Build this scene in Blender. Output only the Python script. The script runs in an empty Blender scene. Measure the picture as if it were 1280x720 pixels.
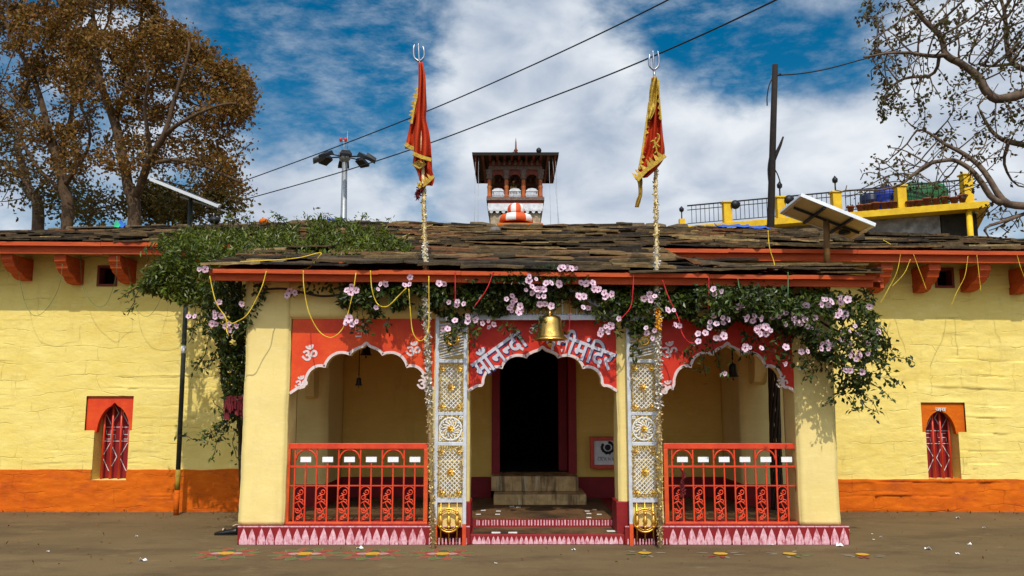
import bpy, bmesh, math, random
import numpy as np
from mathutils import Vector, Matrix, noise
from mathutils.geometry import tessellate_polygon

random.seed(7); rng = np.random.default_rng(7)
R = math.radians
sc = bpy.context.scene
col = sc.collection

# ------------------------------------------------------------------ camera
FPX, TH, CAMH = 1050.0, math.atan(140 / 1050.0), 1.62      # focal length in photo pixels, upward pitch, eye height
cd = bpy.data.cameras.new('camera'); cam = bpy.data.objects.new('camera', cd); col.objects.link(cam)
cam.location = (0, 0, CAMH); cam.rotation_euler = (R(90) + TH, 0, 0)
cd.sensor_width = 36; cd.lens = 36 * FPX / 1280; cd.clip_start = .1; cd.clip_end = 2000
sc.camera = cam

def ray(px, py):
    a, b = (px - 640) / FPX, (360 - py) / FPX
    return Vector((a, math.cos(TH) - b * math.sin(TH), math.sin(TH) + b * math.cos(TH)))
def P(px, py, Y):
    d = ray(px, py); t = Y / d.y
    return Vector((d.x * t, Y, CAMH + d.z * t))
def G(px, py, z=0.0):
    d = ray(px, py); t = (z - CAMH) / d.z
    return Vector((d.x * t, d.y * t, z))
def PX(px, py, Y): return P(px, py, Y).x
def PZ(py, Y): return P(640, py, Y).z

# ------------------------------------------------------------------ world, sun, exposure
def nd(nt, t, **kw):
    n = nt.nodes.new(t)
    for k, v in kw.items(): setattr(n, k, v)
    return n
def mathn(nt, op, a, b=None, c=None, clamp=False):
    n = nd(nt, 'ShaderNodeMath', operation=op); n.use_clamp = clamp
    for i, v in enumerate((a, b, c)):
        if v is None: continue
        if isinstance(v, (int, float)): n.inputs[i].default_value = v
        else: nt.links.new(v, n.inputs[i])
    return n.outputs[0]
SUN_EL = R(51)
w = bpy.data.worlds.new('World'); sc.world = w; w.use_nodes = True
nt = w.node_tree; L = nt.links
bg = nt.nodes['Background']; bg.inputs[1].default_value = 0.11
sky = nd(nt, 'ShaderNodeTexSky', sky_type='NISHITA', sun_disc=False, sun_elevation=SUN_EL, sun_rotation=R(182))
sky.air_density = 1.0; sky.dust_density = 0.3; sky.ozone_density = 2.5
hs = nd(nt, 'ShaderNodeHueSaturation'); hs.inputs['Hue'].default_value = .488; hs.inputs['Saturation'].default_value = 1.5; hs.inputs['Value'].default_value = .82
L.new(sky.outputs[0], hs.inputs['Color'])
tc = nd(nt, 'ShaderNodeTexCoord')
mp = nd(nt, 'ShaderNodeMapping'); mp.inputs['Scale'].default_value = (1, 1, 1.7)
L.new(tc.outputs['Generated'], mp.inputs[0])
n1 = nd(nt, 'ShaderNodeTexNoise'); n1.inputs['Scale'].default_value = 6.5; n1.inputs['Detail'].default_value = 11
n1.inputs['Roughness'].default_value = .58; n1.inputs['Distortion'].default_value = .12
L.new(mp.outputs[0], n1.inputs['Vector'])
acc = mathn(nt, 'MULTIPLY', mathn(nt, 'SUBTRACT', n1.outputs['Fac'], .5), 2.1)
acc = mathn(nt, 'ADD', acc, .5)
# the sky of that day: where the cloud banks and the blue gaps were (direction, angular radius, weight)
for px, py, rad, wt in [(760, 230, .27, .55), (960, 230, .2, .5), (640, 90, .13, .2), (330, 240, .12, .3), (450, 255, .1, .3), (380, 20, .09, .22),
                        (390, 110, .14, -.55), (500, 60, .12, -.5), (230, 30, .2, -.2), (440, 20, .1, -.2), (980, 60, .14, -.6), (880, 40, .1, -.45), (300, 60, .1, -.2), (400, 215, .16, .3), (700, 40, .14, .3), (1180, 90, .14, .3), (330, 170, .1, -.2), (820, 70, .07, -.2), (1150, 190, .22, .45), (560, 210, .08, -.2),
                        (640, 250, .14, .3), (150, 150, .2, .1), (470, 205, .07, -.2), (1100, 60, .1, -.25), (560, 130, .1, .25), (1250, 60, .12, .15)]:
    d = ray(px, py).normalized()
    vm = nd(nt, 'ShaderNodeVectorMath', operation='DISTANCE'); vm.inputs[1].default_value = d
    L.new(tc.outputs['Generated'], vm.inputs[0])
    mr = nd(nt, 'ShaderNodeMapRange', interpolation_type='SMOOTHSTEP')
    mr.inputs[1].default_value = 0; mr.inputs[2].default_value = rad; mr.inputs[3].default_value = wt; mr.inputs[4].default_value = 0
    L.new(vm.outputs['Value'], mr.inputs[0])
    acc = mathn(nt, 'ADD', acc, mr.outputs[0])
cov = nd(nt, 'ShaderNodeMapRange', interpolation_type='SMOOTHSTEP')
cov.inputs[1].default_value = .22; cov.inputs[2].default_value = .88
L.new(acc, cov.inputs[0])
n2 = nd(nt, 'ShaderNodeTexNoise'); n2.inputs['Scale'].default_value = 8.5; n2.inputs['Detail'].default_value = 10; n2.inputs['Distortion'].default_value = .3
L.new(mp.outputs[0], n2.inputs['Vector'])
cr = nd(nt, 'ShaderNodeValToRGB')
cr.color_ramp.elements[0].position = .34; cr.color_ramp.elements[0].color = (4.3, 5.1, 6.4, 1)
cr.color_ramp.elements[1].position = .66; cr.color_ramp.elements[1].color = (8.4, 8.8, 9.3, 1)
L.new(n2.outputs['Fac'], cr.inputs[0])
sund = Vector((math.sin(R(-2)) * math.cos(SUN_EL) * -1, -math.cos(SUN_EL), math.sin(SUN_EL)))
vs = nd(nt, 'ShaderNodeVectorMath', operation='DISTANCE'); vs.inputs[1].default_value = sund; L.new(tc.outputs['Generated'], vs.inputs[0])
gl = nd(nt, 'ShaderNodeMapRange', interpolation_type='SMOOTHSTEP'); gl.inputs[1].default_value = .05; gl.inputs[2].default_value = 1.15; gl.inputs[3].default_value = 4.2; gl.inputs[4].default_value = 1.0  # unseen bright cloud round the sun, added to fill shaded walls from the front
L.new(vs.outputs['Value'], gl.inputs[0])
cg = nd(nt, 'ShaderNodeVectorMath', operation='SCALE'); L.new(cr.outputs[0], cg.inputs[0]); L.new(gl.outputs[0], cg.inputs['Scale'])
gc = nd(nt, 'ShaderNodeMapRange', interpolation_type='SMOOTHSTEP'); gc.inputs[1].default_value = .1; gc.inputs[2].default_value = 1.2; gc.inputs[3].default_value = .85; gc.inputs[4].default_value = 0
L.new(vs.outputs['Value'], gc.inputs[0])
n4 = nd(nt, 'ShaderNodeTexNoise'); n4.inputs['Scale'].default_value = 15; n4.inputs['Detail'].default_value = 10; n4.inputs['Roughness'].default_value = .66
mp4 = nd(nt, 'ShaderNodeMapping'); mp4.inputs['Scale'].default_value = (.7, 1, 1.9); mp4.inputs['Rotation'].default_value = (0, R(16), 0); L.new(tc.outputs['Generated'], mp4.inputs[0]); L.new(mp4.outputs[0], n4.inputs['Vector'])
thin = nd(nt, 'ShaderNodeMapRange', interpolation_type='SMOOTHSTEP'); thin.inputs[1].default_value = .42; thin.inputs[2].default_value = .78; thin.inputs[4].default_value = .5; L.new(n4.outputs['Fac'], thin.inputs[0])
covm = mathn(nt, 'MAXIMUM', mathn(nt, 'MAXIMUM', cov.outputs[0], thin.outputs[0]), gc.outputs[0])
mx = nd(nt, 'ShaderNodeMix', data_type='RGBA')
L.new(covm, mx.inputs['Factor']); L.new(hs.outputs[0], mx.inputs['A']); L.new(cg.outputs[0], mx.inputs['B'])
L.new(mx.outputs['Result'], bg.inputs[0])

sd = bpy.data.lights.new('sun', 'SUN'); sd.energy = 3.7; sd.angle = R(.5); sd.color = (1, .95, .84)
so = bpy.data.objects.new('sun', sd); col.objects.link(so)
so.location = (0, -20, 30); so.rotation_euler = (R(90) - SUN_EL, 0, R(2))
sc.view_settings.view_transform = 'Standard'; sc.view_settings.look = 'None'
sc.view_settings.exposure = -0.16; sc.view_settings.gamma = 1.0; sc.view_settings.use_curve_mapping = False

# ------------------------------------------------------------------ materials
def mat(name, c1, c2=None, rough=.8, scale=4.0, bump=0.0, bscale=30.0, metal=0.0, island=None, transl=0.0, mapscale=(1, 1, 1), c3=None, detail=6, spec=.3):
    """procedural paint / stone / leaf: colours mixed by noise (or per mesh island), noise bump"""
    m = bpy.data.materials.new(name); m.use_nodes = True
    nt = m.node_tree; L = nt.links; b = nt.nodes['Principled BSDF']
    b.inputs['Roughness'].default_value = rough; b.inputs['Metallic'].default_value = metal
    b.inputs['Specular IOR Level'].default_value = spec
    tc = nd(nt, 'ShaderNodeTexCoord'); mp = nd(nt, 'ShaderNodeMapping'); mp.inputs['Scale'].default_value = mapscale
    geo = nd(nt, 'ShaderNodeNewGeometry')
    L.new(geo.outputs['Position'], mp.inputs[0])
    c2 = c2 or tuple(x * .72 for x in c1)
    nz = nd(nt, 'ShaderNodeTexNoise'); nz.inputs['Scale'].default_value = scale; nz.inputs['Detail'].default_value = detail; nz.inputs['Roughness'].default_value = .62
    L.new(mp.outputs[0], nz.inputs['Vector'])
    if island:
        rp = nd(nt, 'ShaderNodeValToRGB'); e = rp.color_ramp.elements
        while len(e) < len(island): e.new(.5)
        for i, (p, c) in enumerate(island): e[i].position = p; e[i].color = (*c, 1)
        L.new(geo.outputs['Random Per Island'], rp.inputs[0])
        mul = nd(nt, 'ShaderNodeMix', data_type='RGBA', blend_type='MULTIPLY'); mul.inputs['Factor'].default_value = 1
        rp2 = nd(nt, 'ShaderNodeValToRGB'); rp2.color_ramp.elements[0].position = .3; rp2.color_ramp.elements[1].position = .72
        rp2.color_ramp.elements[0].color = (.55, .5, .45, 1); rp2.color_ramp.elements[1].color = (1.25, 1.25, 1.2, 1)
        L.new(nz.outputs['Fac'], rp2.inputs[0]); L.new(rp.outputs[0], mul.inputs['A']); L.new(rp2.outputs[0], mul.inputs['B'])
        colr = mul.outputs['Result']
    else:
        rp = nd(nt, 'ShaderNodeValToRGB'); e = rp.color_ramp.elements
        e[0].position = .32; e[1].position = .68; e[0].color = (*c2, 1); e[1].color = (*c1, 1)
        if c3: x = e.new(.4); x.color = (*c1, 1); e[0].color = (*c3, 1); e[0].position = .27; e[2].color = (*c2, 1); e[2].position = .74
        L.new(nz.outputs['Fac'], rp.inputs[0]); colr = rp.outputs[0]
    L.new(colr, b.inputs['Base Color'])
    if bump:
        nb = nd(nt, 'ShaderNodeTexNoise'); nb.inputs['Scale'].default_value = bscale; nb.inputs['Detail'].default_value = 7; nb.inputs['Roughness'].default_value = .65
        L.new(mp.outputs[0], nb.inputs['Vector'])
        bp = nd(nt, 'ShaderNodeBump'); bp.inputs['Strength'].default_value = bump; bp.inputs['Distance'].default_value = .02
        L.new(nb.outputs['Fac'], bp.inputs['Height']); L.new(bp.outputs[0], b.inputs['Normal'])
    if transl:
        t = nd(nt, 'ShaderNodeBsdfTranslucent'); ms = nd(nt, 'ShaderNodeMixShader'); ms.inputs[0].default_value = transl
        L.new(colr, t.inputs[0]); L.new(b.outputs[0], ms.inputs[1]); L.new(t.outputs[0], ms.inputs[2])
        L.new(ms.outputs[0], nt.nodes['Material Output'].inputs[0])
    return m

def wallpaint(name, base, dark, light, stain, bump=None):
    """limewash over rough masonry: broad tone drift, stains with their own shape, brush bump"""
    m = mat(name, base, dark, rough=.92, scale=1.3, bump=.32, bscale=17, mapscale=(1, 1, 1.8), spec=.15) if bump is None else mat(name, base, dark, rough=.92, scale=1.3, bump=bump, bscale=18, mapscale=(1, 1, 1.5), spec=.15)
    nt = m.node_tree; L = nt.links; b = nt.nodes['Principled BSDF']
    src = b.inputs['Base Color'].links[0].from_socket
    geo = nt.nodes['Geometry'] if 'Geometry' in nt.nodes else nd(nt, 'ShaderNodeNewGeometry')
    mp = nd(nt, 'ShaderNodeMapping'); mp.inputs['Scale'].default_value = (2.2, 2.2, .5); L.new(geo.outputs['Position'], mp.inputs[0])
    n = nd(nt, 'ShaderNodeTexNoise'); n.inputs['Scale'].default_value = 2.4; n.inputs['Detail'].default_value = 8; n.inputs['Roughness'].default_value = .7
    L.new(mp.outputs[0], n.inputs['Vector'])
    r = nd(nt, 'ShaderNodeMapRange'); r.inputs[1].default_value = .56; r.inputs[2].default_value = .8; r.inputs[4].default_value = .55
    L.new(n.outputs['Fac'], r.inputs[0])
    x = nd(nt, 'ShaderNodeMix', data_type='RGBA'); x.inputs['B'].default_value = (*stain, 1)
    L.new(r.outputs[0], x.inputs['Factor']); L.new(src, x.inputs['A'])
    n3 = nd(nt, 'ShaderNodeTexNoise'); n3.inputs['Scale'].default_value = 9; n3.inputs['Detail'].default_value = 8; n3.inputs['Roughness'].default_value = .75
    mp3 = nd(nt, 'ShaderNodeMapping'); mp3.inputs['Scale'].default_value = (.6, 1, 2.6); L.new(geo.outputs['Position'], mp3.inputs[0]); L.new(mp3.outputs[0], n3.inputs['Vector'])
    r3 = nd(nt, 'ShaderNodeMapRange'); r3.inputs[1].default_value = .5; r3.inputs[2].default_value = .75; r3.inputs[4].default_value = .6
    L.new(n3.outputs['Fac'], r3.inputs[0])
    x3 = nd(nt, 'ShaderNodeMix', data_type='RGBA'); x3.inputs['B'].default_value = (*light, 1)
    L.new(r3.outputs[0], x3.inputs['Factor']); L.new(x.outputs['Result'], x3.inputs['A'])
    L.new(x3.outputs['Result'], b.inputs['Base Color'])
    if bump is not None: return m
    wn = nd(nt, 'ShaderNodeTexNoise'); wn.inputs['Scale'].default_value = 1.25; wn.inputs['Detail'].default_value = 7; L.new(geo.outputs['Position'], wn.inputs['Vector'])
    sc_ = nd(nt, 'ShaderNodeVectorMath', operation='MULTIPLY_ADD'); sc_.inputs[1].default_value = (.55, 0, .34); L.new(wn.outputs['Color'], sc_.inputs[0]); L.new(geo.outputs['Position'], sc_.inputs[2])
    sx = nd(nt, 'ShaderNodeSeparateXYZ'); cx = nd(nt, 'ShaderNodeCombineXYZ'); L.new(sc_.outputs[0], sx.inputs[0]); L.new(sx.outputs[0], cx.inputs[0]); L.new(sx.outputs[2], cx.inputs[1])
    bk = nd(nt, 'ShaderNodeTexBrick'); bk.inputs['Scale'].default_value = 1; bk.inputs['Brick Width'].default_value = .62; bk.inputs['Row Height'].default_value = .235; bk.inputs['Mortar Size'].default_value = .0075; bk.inputs['Mortar Smooth'].default_value = .7; bk.offset = .43; bk.squash = .7; bk.squash_frequency = 3
    bk.inputs['Color1'].default_value = (1, 1, 1, 1); bk.inputs['Color2'].default_value = (.8, .8, .8, 1); bk.inputs['Mortar'].default_value = (0, 0, 0, 1)
    L.new(cx.outputs[0], bk.inputs['Vector'])
    mk = nd(nt, 'ShaderNodeTexNoise'); mk.inputs['Scale'].default_value = 2.3; mk.inputs['Detail'].default_value = 6; L.new(geo.outputs['Position'], mk.inputs['Vector'])
    mkr = nd(nt, 'ShaderNodeMapRange'); mkr.inputs[1].default_value = .46; mkr.inputs[2].default_value = .72; L.new(mk.outputs['Fac'], mkr.inputs[0])
    jm = mathn(nt, 'MULTIPLY', bk.outputs['Fac'], mkr.outputs[0])
    old = b.inputs['Normal'].links[0].from_node
    bp2 = nd(nt, 'ShaderNodeBump'); bp2.inputs['Strength'].default_value = .75; bp2.inputs['Distance'].default_value = .018
    L.new(mathn(nt, 'SUBTRACT', 1.0, jm), bp2.inputs['Height']); L.new(old.outputs[0], bp2.inputs['Normal']); L.new(bp2.outputs[0], b.inputs['Normal'])
    return m

M = {}
M['yellow'] = wallpaint('yellow_limewash', (.80, .630, .19), (.73, .54, .13), (.86, .72, .30), (.54, .37, .11))
M['cream'] = wallpaint('cream_limewash', (.80, .62, .24), (.74, .56, .20), (.84, .70, .33), (.56, .40, .16), .16)
M['inner'] = wallpaint('shade_toned_yellow_limewash', (.76, .49, .12), (.66, .40, .085), (.80, .55, .17), (.48, .26, .06), .16)  # the yellow wall paint again, with the porch's shade mixed into its colour
M['orange'] = wallpaint('orange_limewash', (.62, .125, .005), (.50, .085, .005), (.74, .20, .010), (.38, .07, .008))
M['redpanel'] = mat('red_panel_paint', (.62, .035, .010), (.50, .016, .008), .55, 5, .15, 40)
M['orangepanel'] = mat('vermilion_panel_paint', (.74, .085, .008), (.60, .035, .008), .55, 4, .15, 40)
M['fascia'] = mat('weathered_orange_paint', (.54, .085, .012), (.36, .045, .011), .7, 6, .4, 25, mapscale=(.4, 1, 3))
M['maroon'] = mat('maroon_paint', (.26, .010, .012), (.19, .006, .008), .6, 5, .2, 30)
M['pinkwhite'] = mat('pink_whitewash', (.78, .50, .53), (.58, .24, .28), .8, 26, .1, 50)
M['whitepaint'] = mat('white_paint', (.78, .76, .74), (.62, .60, .58), .6, 9, .1, 60)
M['palegrey'] = mat('silver_grey_enamel', (.62, .63, .66), (.46, .47, .50), .45, 12, .1, 60, metal=.15)
M['bluepaint'] = mat('dark_blue_outline_paint', (.02, .025, .16), (.015, .015, .10), .6)
M['lilac'] = mat('pale_grey_letter_paint', (.60, .58, .64), (.48, .45, .52), .6, 9)
M['slate'] = mat('roof_slate', (.1, .1, .1), rough=.85, scale=9, bump=.7, bscale=34, spec=.25,
                 island=[(0, (.018, .014, .011)), (.18, (.050, .034, .018)), (.38, (.12, .076, .032)), (.54, (.040, .028, .018)), (.7, (.19, .125, .048)), (.84, (.14, .045, .018)), (.93, (.30, .21, .09))])
M['wood'] = mat('dark_timber', (.075, .035, .016), (.035, .016, .008), .8, 6, .3, 30, mapscale=(.5, 3, 3))
M['black'] = mat('black_metal', (.012, .012, .013), (.006, .006, .007), .5, 8)
M['dark'] = mat('shade_dark_plaster', (.012, .008, .005), (.006, .004, .003), .95)  # near-black colour holds the shade of the room behind the door and the vents
M['redrail'] = mat('red_enamel', (.70, .058, .010), (.52, .03, .008), .4, 9, .1, 50, spec=.5)
M['orangerail'] = mat('orange_red_enamel', (.68, .10, .010), (.52, .04, .008), .45, 9, .1, 50, spec=.5)
M['plate'] = mat('white_plate', (.82, .82, .83), (.74, .74, .75), .5, 14)
M['gold'] = mat('gilt_metal', (.85, .50, .09), (.66, .34, .05), .34, 14, .2, 60, metal=.85)
M['brass'] = mat('polished_brass', (.82, .52, .14), (.60, .34, .07), .3, 16, .12, 40, metal=.95)
M['bronze'] = mat('dark_bronze', (.03, .02, .012), (.015, .01, .006), .5, 14, .2, 40, metal=.5)
M['steel'] = mat('bright_steel', (.42, .43, .46), (.3, .3, .33), .3, 10, metal=.95)
M['galv'] = mat('galvanised_steel', (.34, .35, .36), (.24, .25, .26), .5, 10, metal=.6)
M['tinselgold'] = mat('gold_tinsel', (.5, .4, .1), rough=.4, metal=.15, scale=20, island=[(0, (.42, .26, .05)), (.35, (.62, .42, .09)), (.7, (.72, .58, .26)), (1, (.28, .14, .03))])
M['tinselsilver'] = mat('silver_tinsel', (.6, .6, .6), rough=.35, metal=.1, scale=20, island=[(0, (.55, .52, .46)), (.5, (.80, .79, .78)), (1, (.42, .36, .26))])
M['tinselbrown'] = mat('faded_gold_tinsel', (.4, .3, .1), rough=.5, metal=.05, scale=20, island=[(0, (.28, .13, .04)), (.35, (.55, .38, .14)), (.7, (.66, .55, .33)), (1, (.38, .17, .05))])
M['marigold'] = mat('marigold_string', (.75, .30, .02), rough=.8, island=[(0, (.75, .22, .01)), (1, (.82, .48, .03))])
M['flagcloth'] = mat('saffron_red_cloth', (.62, .060, .006), (.52, .030, .006), .75, 5, .2, 60, transl=.3)
M['flagtrim'] = mat('gold_brocade', (.52, .34, .035), (.25, .13, .02), .5, 30, .3, 60, metal=.3)
M['ground'] = None
M['marble'] = mat('veined_marble', (.58, .37, .15), (.28, .155, .05), .4, 3.2, .05, 30, mapscale=(2.2, 1, 3), c3=(.56, .42, .22), detail=10)
M['stonefloor'] = mat('worn_stone_floor', (.15, .076, .028), (.10, .052, .020), .75, 22, .3, 60, c3=(.045, .030, .016))
M['bark'] = mat('tree_bark', (.115, .068, .034), (.05, .028, .014), .9, 7, .6, 22, mapscale=(1, 1, .5))
M['barkgrey'] = mat('grey_bark', (.17, .115, .075), (.055, .034, .022), .9, 5, .6, 18)
M['vinebark'] = mat('vine_bark', (.05, .03, .017), (.025, .015, .009), .9, 18, .5, 40)
def leafmat(name, cols, t=.3, rough=.5, spec=.35): return mat(name, cols[0], rough=rough, scale=3, spec=spec, transl=t, island=[(i / (len(cols) - 1), c) for i, c in enumerate(cols)])
M['rustleaf'] = leafmat('rust_brown_leaves', [(.19, .085, .014), (.29, .15, .024), (.12, .055, .011), (.24, .16, .026), (.32, .12, .018), (.15, .11, .018)], .42, .6)
M['oliveleaf'] = leafmat('olive_leaves', [(.11, .085, .012), (.17, .12, .018), (.07, .065, .012), (.2, .12, .02)], .35, .6)
M['darkleaf'] = leafmat('dark_dry_leaves', [(.045, .034, .010), (.085, .070, .016), (.10, .045, .014), (.06, .08, .016), (.15, .11, .025)], .35, .55)
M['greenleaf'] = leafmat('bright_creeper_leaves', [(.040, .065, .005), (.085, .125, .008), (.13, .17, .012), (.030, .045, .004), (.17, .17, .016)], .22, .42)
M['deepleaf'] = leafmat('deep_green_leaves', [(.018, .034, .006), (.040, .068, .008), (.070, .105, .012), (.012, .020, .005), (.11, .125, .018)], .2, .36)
M['petal'] = mat('pale_pink_petals', (.86, .66, .74), (.78, .50, .62), .6, 18, transl=.25)
M['throat'] = mat('magenta_flower_throat', (.22, .015, .06), (.16, .01, .04), .6)
M['yellowrope'] = mat('yellow_string', (.72, .50, .03), (.55, .36, .03), .7, 20)
M['redrope'] = mat('red_string', (.60, .02, .03), (.45, .015, .02), .7, 20)
M['greenrope'] = mat('faded_green_string', (.07, .20, .09), (.10, .16, .05), .7, 20)
M['paleropes'] = mat('sun_bleached_string', (.50, .42, .14), (.40, .34, .11), .8, 20)
M['cable'] = mat('black_cable', (.012, .012, .014), (.008, .008, .01), .6)
M['polewood'] = mat('blackened_pole', (.022, .014, .010), (.010, .007, .005), .85, 9, .4, 30)
M['polegreen'] = mat('grey_green_paint', (.055, .065, .055), (.03, .035, .03), .6, 9, .2, 40)
M['yellowpaint'] = mat('bright_yellow_paint', (.78, .50, .015), (.60, .34, .012), .7, 4, .3, 30)
M['browntube'] = mat('rusty_tube', (.22, .12, .03), (.12, .055, .018), .7, 9, .3, 40)
M['panelback'] = mat('pale_panel_backsheet', (.62, .50, .26), (.48, .36, .17), .7, 3)
M['panelface'] = mat('solar_cell_glass', (.012, .02, .05), (.01, .014, .035), .15, 8)
M['alu'] = mat('aluminium_frame', (.72, .72, .72), (.6, .6, .6), .45, 8, metal=.4)
M['stripeorange'] = mat('striped_orange', (.66, .10, .014), (.5, .06, .01), .7, 8)
M['stripewhite'] = mat('striped_white', (.78, .76, .72), (.62, .6, .56), .7, 8)
M['towerred'] = mat('tower_red_timber', (.24, .045, .025), (.13, .025, .015), .7, 8, .2, 30)
M['toworange'] = mat('tower_orange_column', (.46, .13, .03), (.30, .06, .02), .7, 8)
M['carved'] = mat('carved_grey_timber', (.22, .15, .115), (.10, .055, .04), .8, 18, .4, 40)
M['towerwhite'] = mat('tower_whitewash', (.70, .70, .72), (.48, .47, .48), .8, 7, .2, 30)
M['greystone'] = mat('stained_grey_render', (.30, .28, .25), (.055, .045, .035), .9, 3.4, .4, 20, c3=(.42, .40, .37), detail=9)
M['darkstone'] = mat('mossy_dark_wall', (.035, .028, .016), (.02, .015, .01), .95, 4, .4, 20)
M['barrelblue'] = mat('blue_plastic', (.02, .05, .38), (.015, .035, .26), .4, 5)
M['barreldark'] = mat('dark_blue_plastic', (.012, .018, .06), (.01, .012, .035), .4, 5)
M['cratergreen'] = mat('green_tarpaulin', (.015, .13, .03), (.012, .06, .015), .5, 5, .3, 12)
M['terracotta'] = mat('terracotta', (.26, .075, .03), (.16, .045, .02), .8, 9)
M['bluetarp'] = mat('blue_tarpaulin', (.03, .13, .55), (.02, .08, .38), .5, 9)
M['greenrag'] = mat('green_rag', (.02, .45, .20), (.02, .30, .14), .7, 9)
M['pinkcloth'] = mat('pink_cloth', (.62, .22, .14), (.5, .15, .1), .8, 9)
M['redcloth'] = mat('dark_red_cloth', (.17, .012, .016), (.07, .006, .008), .8, 14, .3, 40)
M['paper'] = mat('white_paper', (.80, .79, .77), (.7, .69, .67), .8, 12)
M['shoe'] = mat('black_leather', (.010, .010, .010), (.006, .006, .006), .35, 9)
M['shoetrim'] = mat('pale_shoe_trim', (.55, .40, .28), (.5, .3, .2), .6, 9)
M['lichen'] = mat('lichened_ridge_stone', (.20, .15, .08), (.10, .06, .03), .9, 8, .5, 30)
def chalk(name, c): return mat(name, c, tuple(x * .6 + .02 for x in c), .95, 14, .1, 60, detail=9)
M['ch_red'] = chalk('red_chalk', (.30, .030, .022)); M['ch_yel'] = chalk('yellow_chalk', (.62, .34, .015)); M['ch_grn'] = chalk('green_chalk', (.12, .15, .03))
M['ch_dgr'] = chalk('dark_green_chalk', (.045, .085, .03)); M['ch_wht'] = chalk('grey_white_chalk', (.36, .30, .22)); M['ch_org'] = chalk('orange_chalk', (.30, .07, .025))
M['ch_rim'] = chalk('faint_white_chalk', (.26, .20, .13))

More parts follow.
